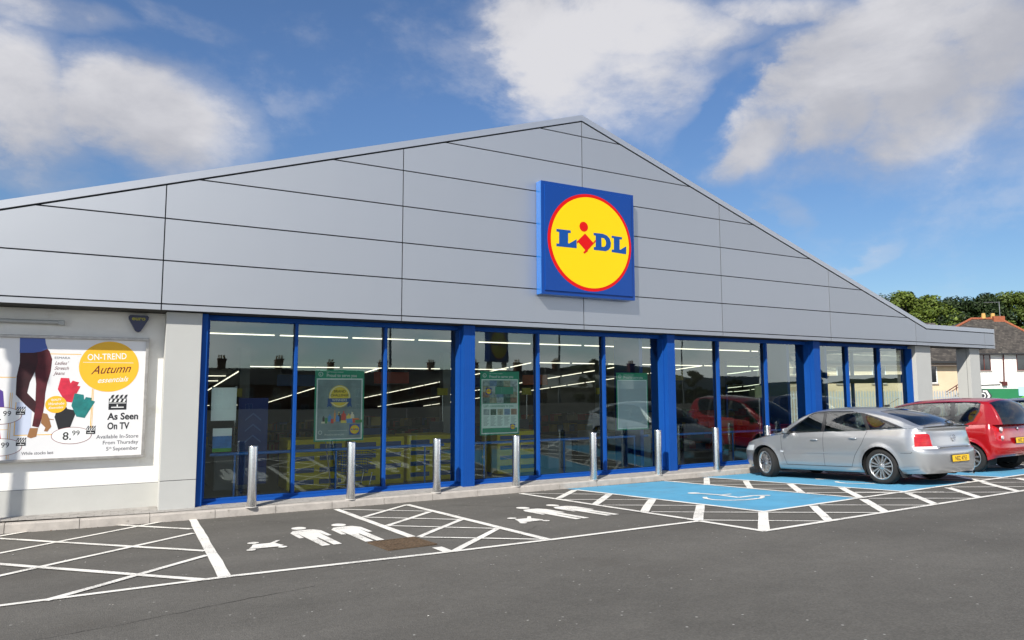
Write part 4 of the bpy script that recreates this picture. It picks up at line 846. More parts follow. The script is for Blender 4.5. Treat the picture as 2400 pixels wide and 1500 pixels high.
class Car:
    def __init__(s, P, name, label, loc, heading, pitch, steer=0.):
        s.P = P; s.t = thing(name, label, 'car', loc, (0, 0, 0)); s.t.rotation_mode = 'XYZ'
        s.t.rotation_euler = Euler_from(heading, pitch); s.build(steer)
    def side_pts(s):
        """half plan outline from nose centre round to tail centre"""
        P = s.P; hw = P['hw']; out = []; nf, nr = P['nf'], P['nr']
        for i in range(64):
            t = (i/64)*pi/2; out.append((P['xf']-P['rx']+P['rx']*cos(t)**(2/nf), hw*sin(t)**(2/nf)))
        x0 = P['xf']-P['rx']; x1 = P['xr']+P['rrx']; n = int((x0-x1)/.018)
        for i in range(n): out.append((x0+(x1-x0)*i/n, hw))
        for i in range(65):
            t = pi/2*(1-i/64); out.append((P['xr']+P['rrx']-P['rrx']*cos(t)**(2/nr), hw*sin(t)**(2/nr)))
        out[0] = (P['xf'], 0); out[-1] = (P['xr'], 0)
        # resample evenly
        L = [0]
        for a, b in zip(out[:-1], out[1:]): L.append(L[-1]+math.hypot(a[0]-b[0], a[1]-b[1]))
        N = int(L[-1]/.0165); res = []; k = 0
        for i in range(N+1):
            d = L[-1]*i/N
            while k < len(L)-2 and L[k+1] < d: k += 1
            f = (d-L[k])/max(1e-9, L[k+1]-L[k]); res.append((out[k][0]+(out[k+1][0]-out[k][0])*f, out[k][1]+(out[k+1][1]-out[k][1])*f))
        return res
    def inset(s, x, y, z, nx):
        """how far the skin sits inside the widest plan outline at this height; nx = how much the normal points fore/aft"""
        P = s.P; side = interp(P['ins_side'], z); fr = interp(P['ins_front'], z); re = interp(P['ins_rear'], z)
        w = abs(nx)**1.5; v = side*(1-w)+(fr if nx > 0 else re)*w
        # body side narrows a little towards both ends of the cabin line
        return v
    def skin(s, i, v):
        x, y = s.out[i]; a = s.out[max(0, i-1)]; b = s.out[min(len(s.out)-1, i+1)]; tx, ty = b[0]-a[0], b[1]-a[1]; l = math.hypot(tx, ty) or 1
        nx, ny = -ty/l, tx/l
        if ny < 0 or (i == 0): nx, ny = -nx, -ny
        # outward normal: pointing away from the centre
        if nx*(x-1.3)+ny*y < 0: nx, ny = -nx, -ny
        if i == 0: nx, ny = 1, 0
        if i == len(s.out)-1: nx, ny = -1, 0
        zb = interp(s.P['zbot'], x); ze = interp(s.P['zedge'], x); z = zb+(ze-zb)*v
        d = s.inset(x, y, z, nx); 
        X, Y = x-nx*d, y-ny*d
        if abs(nx) < .6:  # flared lip over each wheel
            for wx in (0, s.P['wb']):
                r = math.hypot(X-wx, z-s.P['wr']); R = s.P['ar']
                if r > R-.02: Y += s.P['flare']*exp(-((r-R)/.045)**2) if z > .2 else 0
        return (X, max(0, Y), z)
    def build(s, steer):
        P = s.P; t = s.t; s.out = s.side_pts(); n = len(s.out); NV = 58; R = P['ar']; WR = P['wr']; body = P['paint']
        grid = [[s.skin(i, v/NV) for i in range(n)] for v in range(NV+1)]
        # round the shoulder into the upper surfaces
        wheels = (0, P['wb'])
        def snap(p):
            for wx in wheels:
                if abs(p[1]) > P['hw']*.62:
                    r = math.hypot(p[0]-wx, p[2]-WR)
                    if abs(r-R) < .011: return (wx+(p[0]-wx)*R/r, p[1], WR+(p[2]-WR)*R/r)
            return p
        grid = [[snap(p) for p in row] for row in grid]
        lamp = [(pl[i], pl[(i+1) % len(pl)]) for nm_, pl, _m in P['rear_zones'] if 'tail' in nm_ for i in range(len(pl))]
        def snap2(p):
            if p[0] > P['rear_x']+.03: return p
            b_ = (9, 0, 0)
            for (ax, az), (bx_, bz) in lamp:
                dx, dz = bx_-ax, bz-az; l = dx*dx+dz*dz
                t_ = min(1, max(0, ((p[1]-ax)*dx+(p[2]-az)*dz)/l)); qx, qz = ax+dx*t_, az+dz*t_; d_ = math.hypot(p[1]-qx, p[2]-qz)
                if d_ < b_[0]: b_ = (d_, qx, qz)
            return (p[0], b_[1], b_[2]) if b_[0] < .0082 else p
        grid = [[snap2(p) for p in row] for row in grid]
        seams = P['seams']
        names = {}
        def put(name, side, vs, m, sm=True): names.setdefault((name, side, m.name), MB()).add(vs, [(0, 1, 2, 3)], m, sm)
        def cls(c, nx):
            x, y, z = c
            for nm, poly, m in P['side_zones']:
                if inside(poly, x, z): return nm, m
            if x < P['rear_x']:
                for nm, poly, m in P['rear_zones']:
                    if inside(poly, abs(y), z): return nm, m
            if x > P['front_x']:
                for nm, poly, m in P['front_zones']:
                    if inside(poly, abs(y), z): return nm, m
            return 'body', body
        for side in (1, -1):
            for v in range(NV):
                for i in range(n-1):
                    q = [grid[v][i], grid[v][i+1], grid[v+1][i+1], grid[v+1][i]]; c = [sum(p[k] for p in q)/4 for k in range(3)]
                    if abs(c[1]) > P['hw']*.62 and any(math.hypot(c[0]-wx, c[2]-WR) < R for wx in wheels): continue
                    nm, m = cls(c, 0); vs = [(p[0], p[1]*side, p[2]) for p in q]
                    if side == 1: vs = vs[::-1]
                    put(nm, side if nm in ('tail_light', 'tail_light_base', 'tail_light_top', 'head_light', 'front_door', 'rear_door', 'door') else 0, vs, m)
        # upper surfaces between the two shoulder lines
        MM = 16; top = grid[NV]
        rows = []
        for i in range(n):
            x, y, z = top[i]; cr = interp(P['crown'], x); row = []
            for k in range(MM+1):
                f = 1-2*k/MM; e = 1-abs(f)**2.6; row.append((x, y*f, z+cr*e*min(1, y/.35)))
            rows.append(row)
        for i in range(n-1):
            for k in range(MM):
                q = [rows[i][k], rows[i][k+1], rows[i+1][k+1], rows[i+1][k]]; cx = sum(p[0] for p in q)/4; cy = sum(p[1] for p in q)/4
                nm = 'bonnet' if cx > P['cowl'] and abs(cy) < P['hw']*.80 else ('boot_lid' if cx < P['deck'] and abs(cy) < P['hw']*.72 else 'body')
                put(nm, 0, q[::-1], body)
        # cabin: sections across the car, swept along its length
        edges = [(pl[i], pl[(i+1) % len(pl)]) for _, pl, _m in P['dlo'] for i in range(len(pl))]
        def nearest(x, z, E=None):
            best = (9, x, z)
            for (ax, az), (bx_, bz) in (E or edges):
                if min(ax, bx_)-.02 > x or max(ax, bx_)+.02 < x or min(az, bz)-.02 > z or max(az, bz)+.02 < z: continue
                dx, dz = bx_-ax, bz-az; l = dx*dx+dz*dz
                if l == 0: continue
                t_ = min(1, max(0, ((x-ax)*dx+(z-az)*dz)/l)); qx, qz = ax+dx*t_, az+dz*t_; d_ = math.hypot(x-qx, z-qz)
                if d_ < best[0]: best = (d_, qx, qz)
            return best
        gx0, gx1 = P['gx']; NX = int((gx0-gx1)/.014); NS = 34; NT = 26; sec = []
        for i in range(NX+1):
            x = gx0+(gx1-gx0)*i/NX; zt = interp(P['roof'], x); zb = interp(P['zedge'], x)-.02; yb = interp(P['ybelt'], x); cr = interp(P['rcrown'], x)
            ze = max(zb+.004, zt-cr); tum = P['tumble']; row = []
            def ys(z): h = z-zb; return yb-tum*h-.22*h*h
            ye = ys(ze); pts = [(ys(zb+(ze-zb)*k/NS), zb+(ze-zb)*k/NS) for k in range(NS+1)]
            pts += [(ye*(1-k/NT), ze+(zt-ze)*(1-(1-k/NT)**2.2)) for k in range(1, NT+1)]
            # soften the roof rail
            for _ in range(5):
                q = pts[:]
                for k in range(NS-6, NS+6): q[k] = ((pts[k-1][0]+2*pts[k][0]+pts[k+1][0])/4, (pts[k-1][1]+2*pts[k][1]+pts[k+1][1])/4)
                pts = q
            ryx = interp(P['ry'], x); adj = []
            for k, (y, z) in enumerate(pts):
                X = x
                if k < NS-1 and z > P['dash']-.06:
                    d2, px_, pz_ = nearest(x, z)
                    if d2 < .0088: y -= (pz_-z)*(tum+.44*(z-zb)); X, z = px_, pz_
                elif k > NS and P['rscreen'][1] < x < P['rscreen'][0] and abs(y-ryx) < .5*ye/NT: y = ryx
                bow = interp(P['bow'], x); adj.append((X+bow*(1-(min(1, y/max(.3, yb)))**2), y, z, k))
            sec.append(adj)
        for side in (1, -1):
            for i in range(NX):
                for k in range(NS+NT):
                    q = [sec[i][k], sec[i+1][k], sec[i+1][k+1], sec[i][k+1]]; xs = gx0+(gx1-gx0)*(i+.5)/NX; c = [sum(p[j] for p in q)/4 for j in range(3)]
                    nm, m = 'roof', body; edge = k < NS+1; ye = sec[i][NS][1]
                    if k < NS+0:
                        for name_, poly, mm in P['dlo']:
                            if inside(poly, xs, c[2]): nm, m = name_, mm; break
                    if k >= NS-1:
                        a, b = P['wscreen']
                        if b < xs < a and c[1] < ye-.045+.03*(a-xs)*0: nm, m = 'windscreen', CAR_GLASS
                        a, b = P['rscreen']
                        if b < xs < a and c[1] < interp(P['ry'], xs): nm, m = 'rear_window', P.get('rglass', REAR_GLASS)
                    vs = [(p[0], p[1]*side, p[2]) for p in q]
                    if side == -1: vs = vs[::-1]
                    put(nm, side if 'window' in nm and nm != 'rear_window' else (side if nm == 'window_trim' else 0), vs, m)
        order = sorted(names, key=lambda k: (k[0] != 'body', str(k)))
        made = {}
        for key in order:
            nm, sd, mn = key; o = names[key].build(nm, t, weld=True); made[key] = o
        s.body = [made[k] for k in order if k[0] == 'body'][0]
        # seams drawn as narrow dark recess strips on the skin
        S = MB()
        def at(x, z, off):
            best = None; lo = min(range(n), key=lambda i: abs(s.out[i][0]-x) + (9 if s.out[i][1] < P['hw']*.75 else 0))
            zb = interp(P['zbot'], s.out[lo][0]); ze = interp(P['zedge'], s.out[lo][0]); v = (z-zb)/(ze-zb); p = s.skin(lo, min(1, max(0, v))); return Vector((x, p[1]+off, z))
        def strip(pts, w, m, mb, off=.0015, sides=(1, -1)):
            P_ = []
            for (a, b), (c, d) in zip(pts[:-1], pts[1:]):
                k = max(1, int(math.hypot(c-a, d-b)/.05))
                for q in range(k): P_.append((a+(c-a)*q/k, b+(d-b)*q/k))
            P_.append(pts[-1])
            for sd in sides:
                vs = []
                for j, (x, z) in enumerate(P_):
                    a = P_[max(0, j-1)]; b = P_[min(len(P_)-1, j+1)]; dx, dz = b[0]-a[0], b[1]-a[1]; l = math.hypot(dx, dz) or 1; nx, nz = -dz/l*w/2, dx/l*w/2
                    for sg in (1, -1): p = at(x+nx*sg, z+nz*sg, off); vs.append((p.x, p.y*sd, p.z))
                mb.add(vs, [(2*j, 2*j+1, 2*j+3, 2*j+2) for j in range(len(P_)-1)], m, True)
        for l in seams: strip(l, .007, M_GROOVE, S)
        S.build('panel_gaps', t)
        for l, w, m, nm, off in P['strips']: mb = MB(); strip(l, w, m, mb, off); mb.build(nm, t)
        # handles, mirrors
        for (x, z) in P['handles']:
            for sd in (1, -1):
                p = at(x, z, 0); mb = MB(); n_ = 14; vs = []
                for a in range(n_+1):
                    u = -1+2*a/n_
                    for b in range(8): th = 2*pi*b/8; r = sqrt(max(0, 1-u**4)); vs.append((x+u*.095, (p.y+.012+.022*(1-u*u))*sd + .010*r*cos(th), z+.016*r*sin(th)+.006*(1-u*u)))
                mb.add(vs, [(a*8+b, a*8+(b+1) % 8, (a+1)*8+(b+1) % 8, (a+1)*8+b) for a in range(n_) for b in range(8)], body, True); mb.build('door_handle', t, weld=True)
        mx, mz = P['mirror']
        for sd in (1, -1):
            mb = MB(); p = at(mx, mz-.06, 0); nu, nv = 12, 10; vs = []
            for a in range(nu+1):
                th = pi*a/nu
                for b in range(nv): ph = 2*pi*b/nv; vs.append((mx+.03+.06*sin(th)**.6*cos(ph)*(1 if cos(ph) > 0 else .35), sd*(p.y+.095-.085*cos(th)), mz+.058*sin(th)**.6*sin(ph)))
            mb.add(vs, [(a*nv+b, a*nv+(b+1) % nv, (a+1)*nv+(b+1) % nv, (a+1)*nv+b) for a in range(nu) for b in range(nv)], body, True); mb.tube((mx+.02, sd*(p.y-.05), mz-.05), (mx+.02, sd*(p.y+.06), mz-.04), .03, M_BLACKP); mb.build('door_mirror', t)
        # arches and underbody
        for wx in wheels:
            for sd in (1, -1):
                mb = MB(); vs = []; N = 22; yo = P['hw']*.955
                for j in range(N+1):
                    a = radians(-28)+radians(236)*j/N; vs += [(wx+(R-.004)*cos(a), sd*yo, WR+(R-.004)*sin(a)), (wx+(R-.004)*cos(a), sd*.45, WR+(R-.004)*sin(a))]
                mb.add(vs, [(2*j, 2*j+1, 2*j+3, 2*j+2) for j in range(N)], M_UNDER); mb.add([vs[2*j+1] for j in range(N+1)], [tuple(range(N+1))], M_UNDER); mb.build('arch_liner', t)
        mb = MB(); L0 = [(p[0]*.985, p[1]*.93, p[2]+.02) for p in grid[2]]; vs = L0+[(x, -y, z) for x, y, z in L0[::-1]]
        # floor kept clear of the wheels
        mb.box((.30, -.52, .19), (P['xf']-.35, .52, .26), M_UNDER); mb.box((.42, -P['hw']*.9, .19), (P['wb']-.42, P['hw']*.9, .24), M_UNDER); mb.box((P['xr']+.28, -.42, .34), (.35, .42, .38), M_UNDER)
        mb.build('underbody', t)
        # wheels
        for wx in wheels:
            for sd in (1, -1):
                w = bpy.data.objects.new('wheel', None); COL.objects.link(w); w.parent = t; w.location = (wx, sd*(P['hw']-.125), WR); w.rotation_euler = (0, 0, steer if wx > 1 else 0)
                mw = MB(); hwid = .105; pr = [(P['rim'], -hwid+.012), (P['rim']+.03, -hwid), (WR-.045, -hwid), (WR-.012, -hwid+.02), (WR, -hwid+.05), (WR, hwid-.05), (WR-.012, hwid-.02), (WR-.045, hwid), (P['rim']+.03, hwid), (P['rim'], hwid-.012)]
                mw.lathe(pr, M_TYRE, n=56)
                for k in range(4): y = -.06+.04*k; mw.lathe([(WR+.0005, y-.004), (WR+.0008, y+.004)], M_UNDER, n=40)
                mw.build('tyre', w)
                mr = MB(); r = P['rim']; mr.lathe([(r+.004, sd*(hwid-.010)), (r-.006, sd*(hwid-.004)), (r-.018, sd*(hwid-.012)), (r-.022, sd*(hwid-.05)), (r-.03, -sd*.06)], M_RIM, n=56)
                ns = P['spokes']; yo = sd*(hwid-.022)
                for k in range(ns):
                    for dd in (P['sgap']*.5, -P['sgap']*.5) if P['twin'] else (0,):
                        a = 2*pi*k/ns+.2; c, si = cos(a), sin(a)
                        def pt(rad, off, y): return (c*rad-si*off, y, si*rad+c*off)
                        w0, w1 = P['spw']; r0, r1 = .055, r-.012
                        vs = [pt(r0, dd*.55-w0, yo*1.0), pt(r0, dd*.55+w0, yo), pt(r1, dd-w1+dd*.5, yo*.96), pt(r1, dd+w1+dd*.5, yo*.96), pt(r0, dd*.55-w0-.004, yo-sd*.03), pt(r0, dd*.55+w0+.004, yo-sd*.03), pt(r1, dd-w1-.004+dd*.5, yo-sd*.045), pt(r1, dd+w1+.004+dd*.5, yo-sd*.045)]
                        mr.add(vs, [(0, 1, 3, 2), (0, 2, 6, 4), (1, 5, 7, 3), (2, 3, 7, 6)], M_RIM)
                mr.lathe([(.0, yo+sd*.004), (.032, yo+sd*.003), (.045, yo-sd*.004), (.066, yo-sd*.010), (.070, yo-sd*.03)], M_RIM, n=28)
                mr.build('rim', w); mk = MB(); mk.lathe([(r-.02, yo-sd*.055), (.02, yo-sd*.05)], M_UNDER, n=30)
                mk.tube((0, yo-sd*.07, 0), (0, yo-sd*.052, 0), .135, mat('brake_disc', (.16, .13, .11), .5, .8)); mk.build('brake', w)
        # cabin furniture
        mb = MB(); fz = P['seat']
        for sx in P['seatx']:
            for sy in (.36, -.36):
                mb.box((sx-.22, sy-.23, .42), (sx+.28, sy+.23, .56), M_SEAT)
                M1 = Matrix.Translation((sx-.22, sy, .5)) @ Matrix.Rotation(radians(-16), 4, 'Y'); mb.box((-.07, -.22, 0), (.07, .22, fz-.52), M_SEAT, M1); mb.tube(M1 @ Vector((0, 0, fz-.54)), M1 @ Vector((0, 0, fz-.42)), .012, M_CHROME); 
                vs = [M1 @ Vector((.05*cos(a), .12*cos(b)*1.0, fz-.38+.085*sin(b))) for a in (0, pi) for b in [2*pi*k/14 for k in range(14)]]; mb.add(vs, [(k, (k+1) % 14, 14+(k+1) % 14, 14+k) for k in range(14)]+[tuple(range(14)), tuple(range(27, 13, -1))], M_SEAT)
        mb.build('seats', t, bevel=.02)
        mb = MB(); mb.box((P['cowl']-.55, -P['hw']*.82, .6), (P['cowl']-.05, P['hw']*.82, P['dash']), M_DASH); mb.box((P['deck']+.16, -P['hw']*.68, .5), (P['deck']+.42, P['hw']*.68, P['dash']-.04), M_DASH)
        c = Vector((P['cowl']-.62, -.36, P['dash']-.02)); 
        for k in range(20): a, b = 2*pi*k/20, 2*pi*(k+1)/20; mb.tube(c+Vector((.06*sin(a), .18*cos(a), .17*sin(a))), c+Vector((.06*sin(b), .18*cos(b), .17*sin(b))), .013, M_DASH, n=6, cap=False)
        mb.build('dashboard', t)
def Euler_from(heading, pitch):
    from mathutils import Euler
    m = Matrix.Rotation(heading, 3, 'Z') @ Matrix.Rotation(pitch, 3, 'Y'); return m.to_euler('XYZ')
def plate(t, chars, x, y, z, tilt=.0):
    mb = MB(); mb.box((x-.008, y-.26, z-.056), (x+.004, y+.26, z+.056), M_PLATE); mb.box((x-.002, y-.27, z-.066), (x+.006, y+.27, z+.066), M_BLACKP); pl = mb.build('number_plate', t)
    g = MB(); mtx = Matrix(((0, 1, 0, x-.0095), (-1, 0, 0, y), (0, 0, 1, z), (0, 0, 0, 1))); text(g, chars, 0, -.038, .105, 0, M_PLTXT, align='CENTER', bold=.016, sx=.86, mtx=mtx); g.build('characters', pl)

SILVER = car_paint('silver_car_paint', (.44, .445, .45), .72, .33); RED = car_paint('red_car_paint', (.32, .004, .006), .1, .25); NAVY = car_paint('navy_car_paint', (.015, .022, .05), .3, .25)
def silver_car():
    B = SILVER
    P = dict(hw=.90, xf=3.64, xr=-.98, rx=1.05, rrx=.62, nf=2.7, nr=3.2, wb=2.70, wr=.325, rim=.234, ar=.372, flare=.016, paint=B,
        zbot=[(-1, .225), (-.5, .21), (-.3, .20), (2.2, .20), (2.9, .21), (3.64, .22)],
        zedge=[(-1.0, 1.035), (-.6, 1.03), (-.2, 1.015), (.8, .985), (1.8, .955), (2.25, .925), (2.7, .865), (3.1, .79), (3.45, .70), (3.65, .645)],
        ins_side=[(.18, .10), (.27, .045), (.38, .02), (.55, .004), (.62, .0), (.72, .008), (.85, .032), (.93, .058), (1.0, .085), (1.05, .11)],
        ins_front=[(.18, .16), (.26, .07), (.40, .01), (.5, .0), (.58, .02), (.68, .10), (.8, .2)],
        ins_rear=[(.20, .05), (.30, .02), (.42, .006), (.56, .0), (.63, .012), (.66, .055), (.70, .075), (.85, .09), (.97, .11), (1.02, .10), (1.05, .11)],
        crown=[(-1.0, .0), (-.85, .015), (-.6, .03), (.5, .05), (2.2, .09), (2.6, .10), (3.1, .085), (3.4, .05), (3.64, .0)], cowl=2.28, deck=-.62,
        gx=(2.42, -.80), roof=[(-.80, 1.065), (-.66, 1.10), (-.30, 1.265), (.05, 1.37), (.4, 1.43), (.8, 1.458), (1.15, 1.462), (1.45, 1.435), (1.7, 1.355), (2.0, 1.20), (2.3, 1.02), (2.42, .94)],
        rcrown=[(-.8, .025), (-.5, .05), (0, .07), (.6, .075), (1.3, .07), (1.7, .06), (2.1, .05), (2.42, .03)], ybelt=[(-.8, .74), (-.4, .80), (.2, .828), (1.8, .83), (2.2, .80), (2.42, .755)], tumble=.30,
        bow=[(-.8, -.10), (-.4, -.12), (0, -.06), (.5, 0), (1.3, .03), (1.7, .14), (2.42, .22)],
        wscreen=(2.40, 1.52), rscreen=(.13, -.70), ry=[(-.7, .64), (-.3, .63), (.13, .56)],
        dlo=[('front_window', [(2.06, .99), (1.50, 1.335), (1.30, 1.372), (1.245, 1.375), (1.265, .98)], CAR_GLASS), ('rear_door_window', [(1.185, .98), (1.165, 1.378), (.75, 1.372), (.42, 1.335), (.24, .999), (.3, .985)], CAR_GLASS),
             ('quarter_window', [(.33, 1.290), (.05, 1.205), (-.18, 1.117), (-.36, 1.045), (.16, 1.02), (.18, 1.02)], CAR_GLASS),
             ('window_trim', [(2.30, .94), (2.10, 1.00), (1.50, 1.355), (1.2, 1.395), (.75, 1.39), (.36, 1.325), (.05, 1.236), (-.2, 1.142), (-.46, 1.038), (-.42, 1.035), (.2, 1.0), (2.2, .93)], M_TRIMB)],
        side_zones=[('front_door', [(2.25, .96), (2.20, .60), (2.12, .30), (1.20, .30), (1.175, .6), (1.20, 1.1), (2.25, 1.1)], B), ('rear_door', [(1.196, 1.1), (1.172, .6), (1.197, .30), (.60, .30), (.50, .52), (.335, .75), (.22, 1.1)], B)],
        rear_x=-.67, front_x=3.0,
        rear_zones=[('tail_light', [(.60, .905), (.60, .725), (.57, .70), (1.2, .70), (1.2, .925), (.63, .925)], M_TAIL), ('tail_light_base', [(.50, .70), (.50, .655), (1.2, .655), (1.2, .70)], M_TAILW), ('tail_light_top', [(.64, .925), (.66, .955), (1.2, .965), (1.2, .925)], M_TAILW),
                    ('boot_lid', [(0, .66), (.56, .66), (.585, .91), (.62, 1.1), (-.1, 1.1), (-.1, .66)], B), ('bumper', [(-.1, .1), (1.2, .1), (1.2, .655), (-.1, .655)], B)],
        front_zones=[('head_light', [(.50, .56), (.50, .66), (.9, .70), (.9, .58)], M_HEAD), ('grille', [(-.1, .52), (.36, .52), (.36, .62), (-.1, .62)], M_BLACKP), ('lower_grille', [(-.1, .24), (.5, .24), (.5, .36), (-.1, .36)], M_BLACKP)],
        seams=[[(2.25, .93), (2.215, .62), (2.13, .30)], [(1.205, .965), (1.185, .6), (1.205, .30)], [(.235, .995), (.335, .75), (.50, .52), (.60, .30)], [(2.13, .30), (.60, .30)], [(-.43, .585), (-.62, .585), (-.66, .65)]],
        strips=[([(2.18, .555), (.47, .570)], .032, B, 'side_moulding', .010), ([(2.29, .262), (.40, .262)], .060, B, 'sill', .018), ([(-.40, .300), (-.72, .335)], .05, B, 'rear_skirt', .018), ([(2.25, .575), (2.17, .565)], .03, M_HEAD, 'side_repeater', .010)],
        handles=[(1.40, .815), (.52, .845)], mirror=(2.02, 1.005), spokes=7, twin=True, sgap=.050, spw=(.011, .0125), seat=1.12, seatx=(1.35, .42), dash=.95)
    th = math.atan(SLOPE)
    car = Car(P, 'silver_car', 'silver five door liftback parked in the blue bay nearest the kerb', (13.49, 8.383, gz(8.383)), radians(90.0), th, steer=radians(-17))
    t = car.t
    plate(t, 'NEZ 4755', -.992, 0, .475)
    m = MB(); m.box((-.925, -.50, .668), (-.905, .50, .682), M_CHROME); m.build('chrome_strip', t)
    m = MB(); m.lathe([(.052, 0), (.058, -.006), (.064, 0)], M_CHROME, Matrix.Translation((-.905, 0, .83)) @ Matrix.Rotation(radians(90), 4, 'Z'), 28); m.tube((-.90, .05, .83), (-.908, -.05, .83), .007, M_CHROME, n=6); m.build('badge', t)
    # wiper, aerial, mud flaps, exhaust
    m = MB(); m.path([(-.86, 0.02, 1.08), (-.78, -.02, 1.135), (-.70, -.30, 1.155), (-.66, -.48, 1.165)], .012, M_BLACKP, 6); m.box((-.90, -.06, 1.055), (-.80, .06, 1.095), M_BLACKP); m.build('rear_wiper', t)
    m = MB(); m.tube((.32, 0, 1.46), (.05, 0, 1.60), .004, M_BLACKP, n=6); m.box((.27, -.02, 1.435), (.36, .02, 1.475), M_BLACKP); m.build('aerial', t)
    for sd in (1, -1):
        m = MB(); m.add([(-.33, sd*.72, .36), (-.33, sd*.885, .36), (-.41, sd*.875, .14), (-.41, sd*.72, .14), (-.36, sd*.72, .36), (-.36, sd*.885, .36), (-.43, sd*.875, .14), (-.43, sd*.72, .14)], [(0, 1, 2, 3), (7, 6, 5, 4), (1, 5, 6, 2), (3, 2, 6, 7)], M_BLACKP); m.build('mud_flap', t)
    m = MB(); m.tube((-.6, -.45, .22), (-.95, -.45, .20), .032, M_CHROME, n=14, cap=False); m.tube((-.4, -.2, .27), (-.75, -.2, .27), .10, M_UNDER); m.build('exhaust', t)
    # spoiler lip at the tail of the lid
    m = MB(); vs = []; K = 20
    for k in range(K+1): y = -.62+1.24*k/K; x = -.86+.10*(y/.62)**2; vs += [(x+.10, y, 1.052), (x-.012, y, 1.068), (x-.02, y, 1.045)]
    m.add(vs, [(3*k+a, 3*k+a+1, 3*k+a+4, 3*k+a+3) for k in range(K) for a in (0, 1)], B, True); m.build('spoiler_lip', t)
silver_car()

def red_car_params(B):
    return dict(hw=.855, xf=3.43, xr=-.66, rx=.95, rrx=.34, nf=2.6, nr=3.0, wb=2.575, wr=.31, rim=.208, ar=.352, flare=.03, paint=B,
        zbot=[(-.7, .34), (-.4, .28), (-.2, .20), (2.2, .20), (2.9, .22), (3.43, .24)],
        zedge=[(-.7, 1.02), (-.3, 1.02), (.3, 1.0), (1.2, .98), (1.9, .965), (2.3, .94), (2.7, .87), (3.1, .77), (3.43, .66)],
        ins_side=[(.18, .08), (.28, .035), (.42, .015), (.6, .0), (.75, .006), (.9, .03), (1.02, .075)],
        ins_front=[(.2, .14), (.3, .05), (.45, .0), (.6, .03), (.72, .12), (.85, .2)], ins_rear=[(.3, .12), (.38, .03), (.50, .0), (.60, .01), (.66, .035), (.85, .055), (1.02, .10)],
        crown=[(-.66, 0), (.2, .04), (2.3, .08), (2.8, .09), (3.2, .06), (3.43, 0)], cowl=2.45, deck=-.58,
        gx=(2.75, -.62), roof=[(-.62, 1.00), (-.58, 1.16), (-.50, 1.36), (-.42, 1.49), (-.30, 1.555), (.0, 1.585), (.6, 1.605), (1.1, 1.595), (1.55, 1.53), (2.0, 1.33), (2.4, 1.12), (2.75, .93)],
        rcrown=[(-.62, .02), (-.4, .06), (0, .08), (1.3, .08), (1.8, .06), (2.75, .03)], ybelt=[(-.62, .715), (-.3, .755), (.2, .775), (1.9, .785), (2.4, .75), (2.75, .69)], tumble=.17,
        bow=[(-.62, -.05), (-.3, -.03), (.3, 0), (1.2, .03), (1.7, .12), (2.75, .2)], wscreen=(2.70, 1.52), rscreen=(-.385, -.615), ry=[(-.615, .63), (-.38, .60)],
        dlo=[('front_window', [(2.22, .995), (1.70, 1.36), (1.45, 1.475), (1.22, 1.515), (1.20, .995)], CAR_GLASS), ('rear_door_window', [(1.12, .995), (1.12, 1.52), (.62, 1.525), (.38, 1.51), (.36, .999)], CAR_GLASS),
             ('quarter_window', [(.28, 1.02), (.28, 1.50), (-.05, 1.475), (-.20, 1.455), (-.19, 1.3), (-.08, 1.12), (.05, 1.05)], CAR_GLASS),
             ('window_trim', [(2.34, .96), (1.74, 1.38), (1.45, 1.50), (1.15, 1.54), (.4, 1.545), (-.1, 1.50), (-.24, 1.475), (-.225, 1.29), (-.11, 1.09), (.05, 1.02), (.3, .975), (2.3, .95)], M_TRIMB)],
        side_zones=[('front_door', [(2.18, 1.0), (2.12, .3), (1.17, .3), (1.17, 1.0)], B), ('rear_door', [(1.165, 1.0), (1.165, .3), (.5, .3), (.38, .6), (.33, 1.0)], B)], rear_x=-.30, front_x=2.9,
        rear_zones=[('tail_light', [(.56, .96), (.50, .80), (.56, .68), (.70, .66), (.76, .72), (.76, .95), (.70, 1.0)], M_TAIL), ('boot_lid', [(-.1, .56), (.55, .56), (.56, 1.1), (-.1, 1.1)], B), ('bumper', [(-.1, .1), (1.2, .1), (1.2, .56), (-.1, .56)], B)],
        front_zones=[('head_light', [(.45, .62), (.45, .74), (.9, .8), (.9, .64)], M_HEAD), ('grille', [(-.1, .3), (.45, .3), (.45, .45), (-.1, .45)], M_BLACKP)],
        seams=[[(2.18, .95), (2.12, .3)], [(1.168, .975), (1.168, .3)], [(.335, .99), (.38, .6), (.5, .3)], [(2.12, .3), (.5, .3)]], strips=[([(2.2, .25), (.38, .25)], .04, B, 'sill', .015)],
        handles=[(1.32, .88), (.55, .90)], mirror=(2.05, 1.03), spokes=9, twin=False, sgap=0, spw=(.013, .017), seat=1.24, seatx=(1.35, .42), dash=1.0)
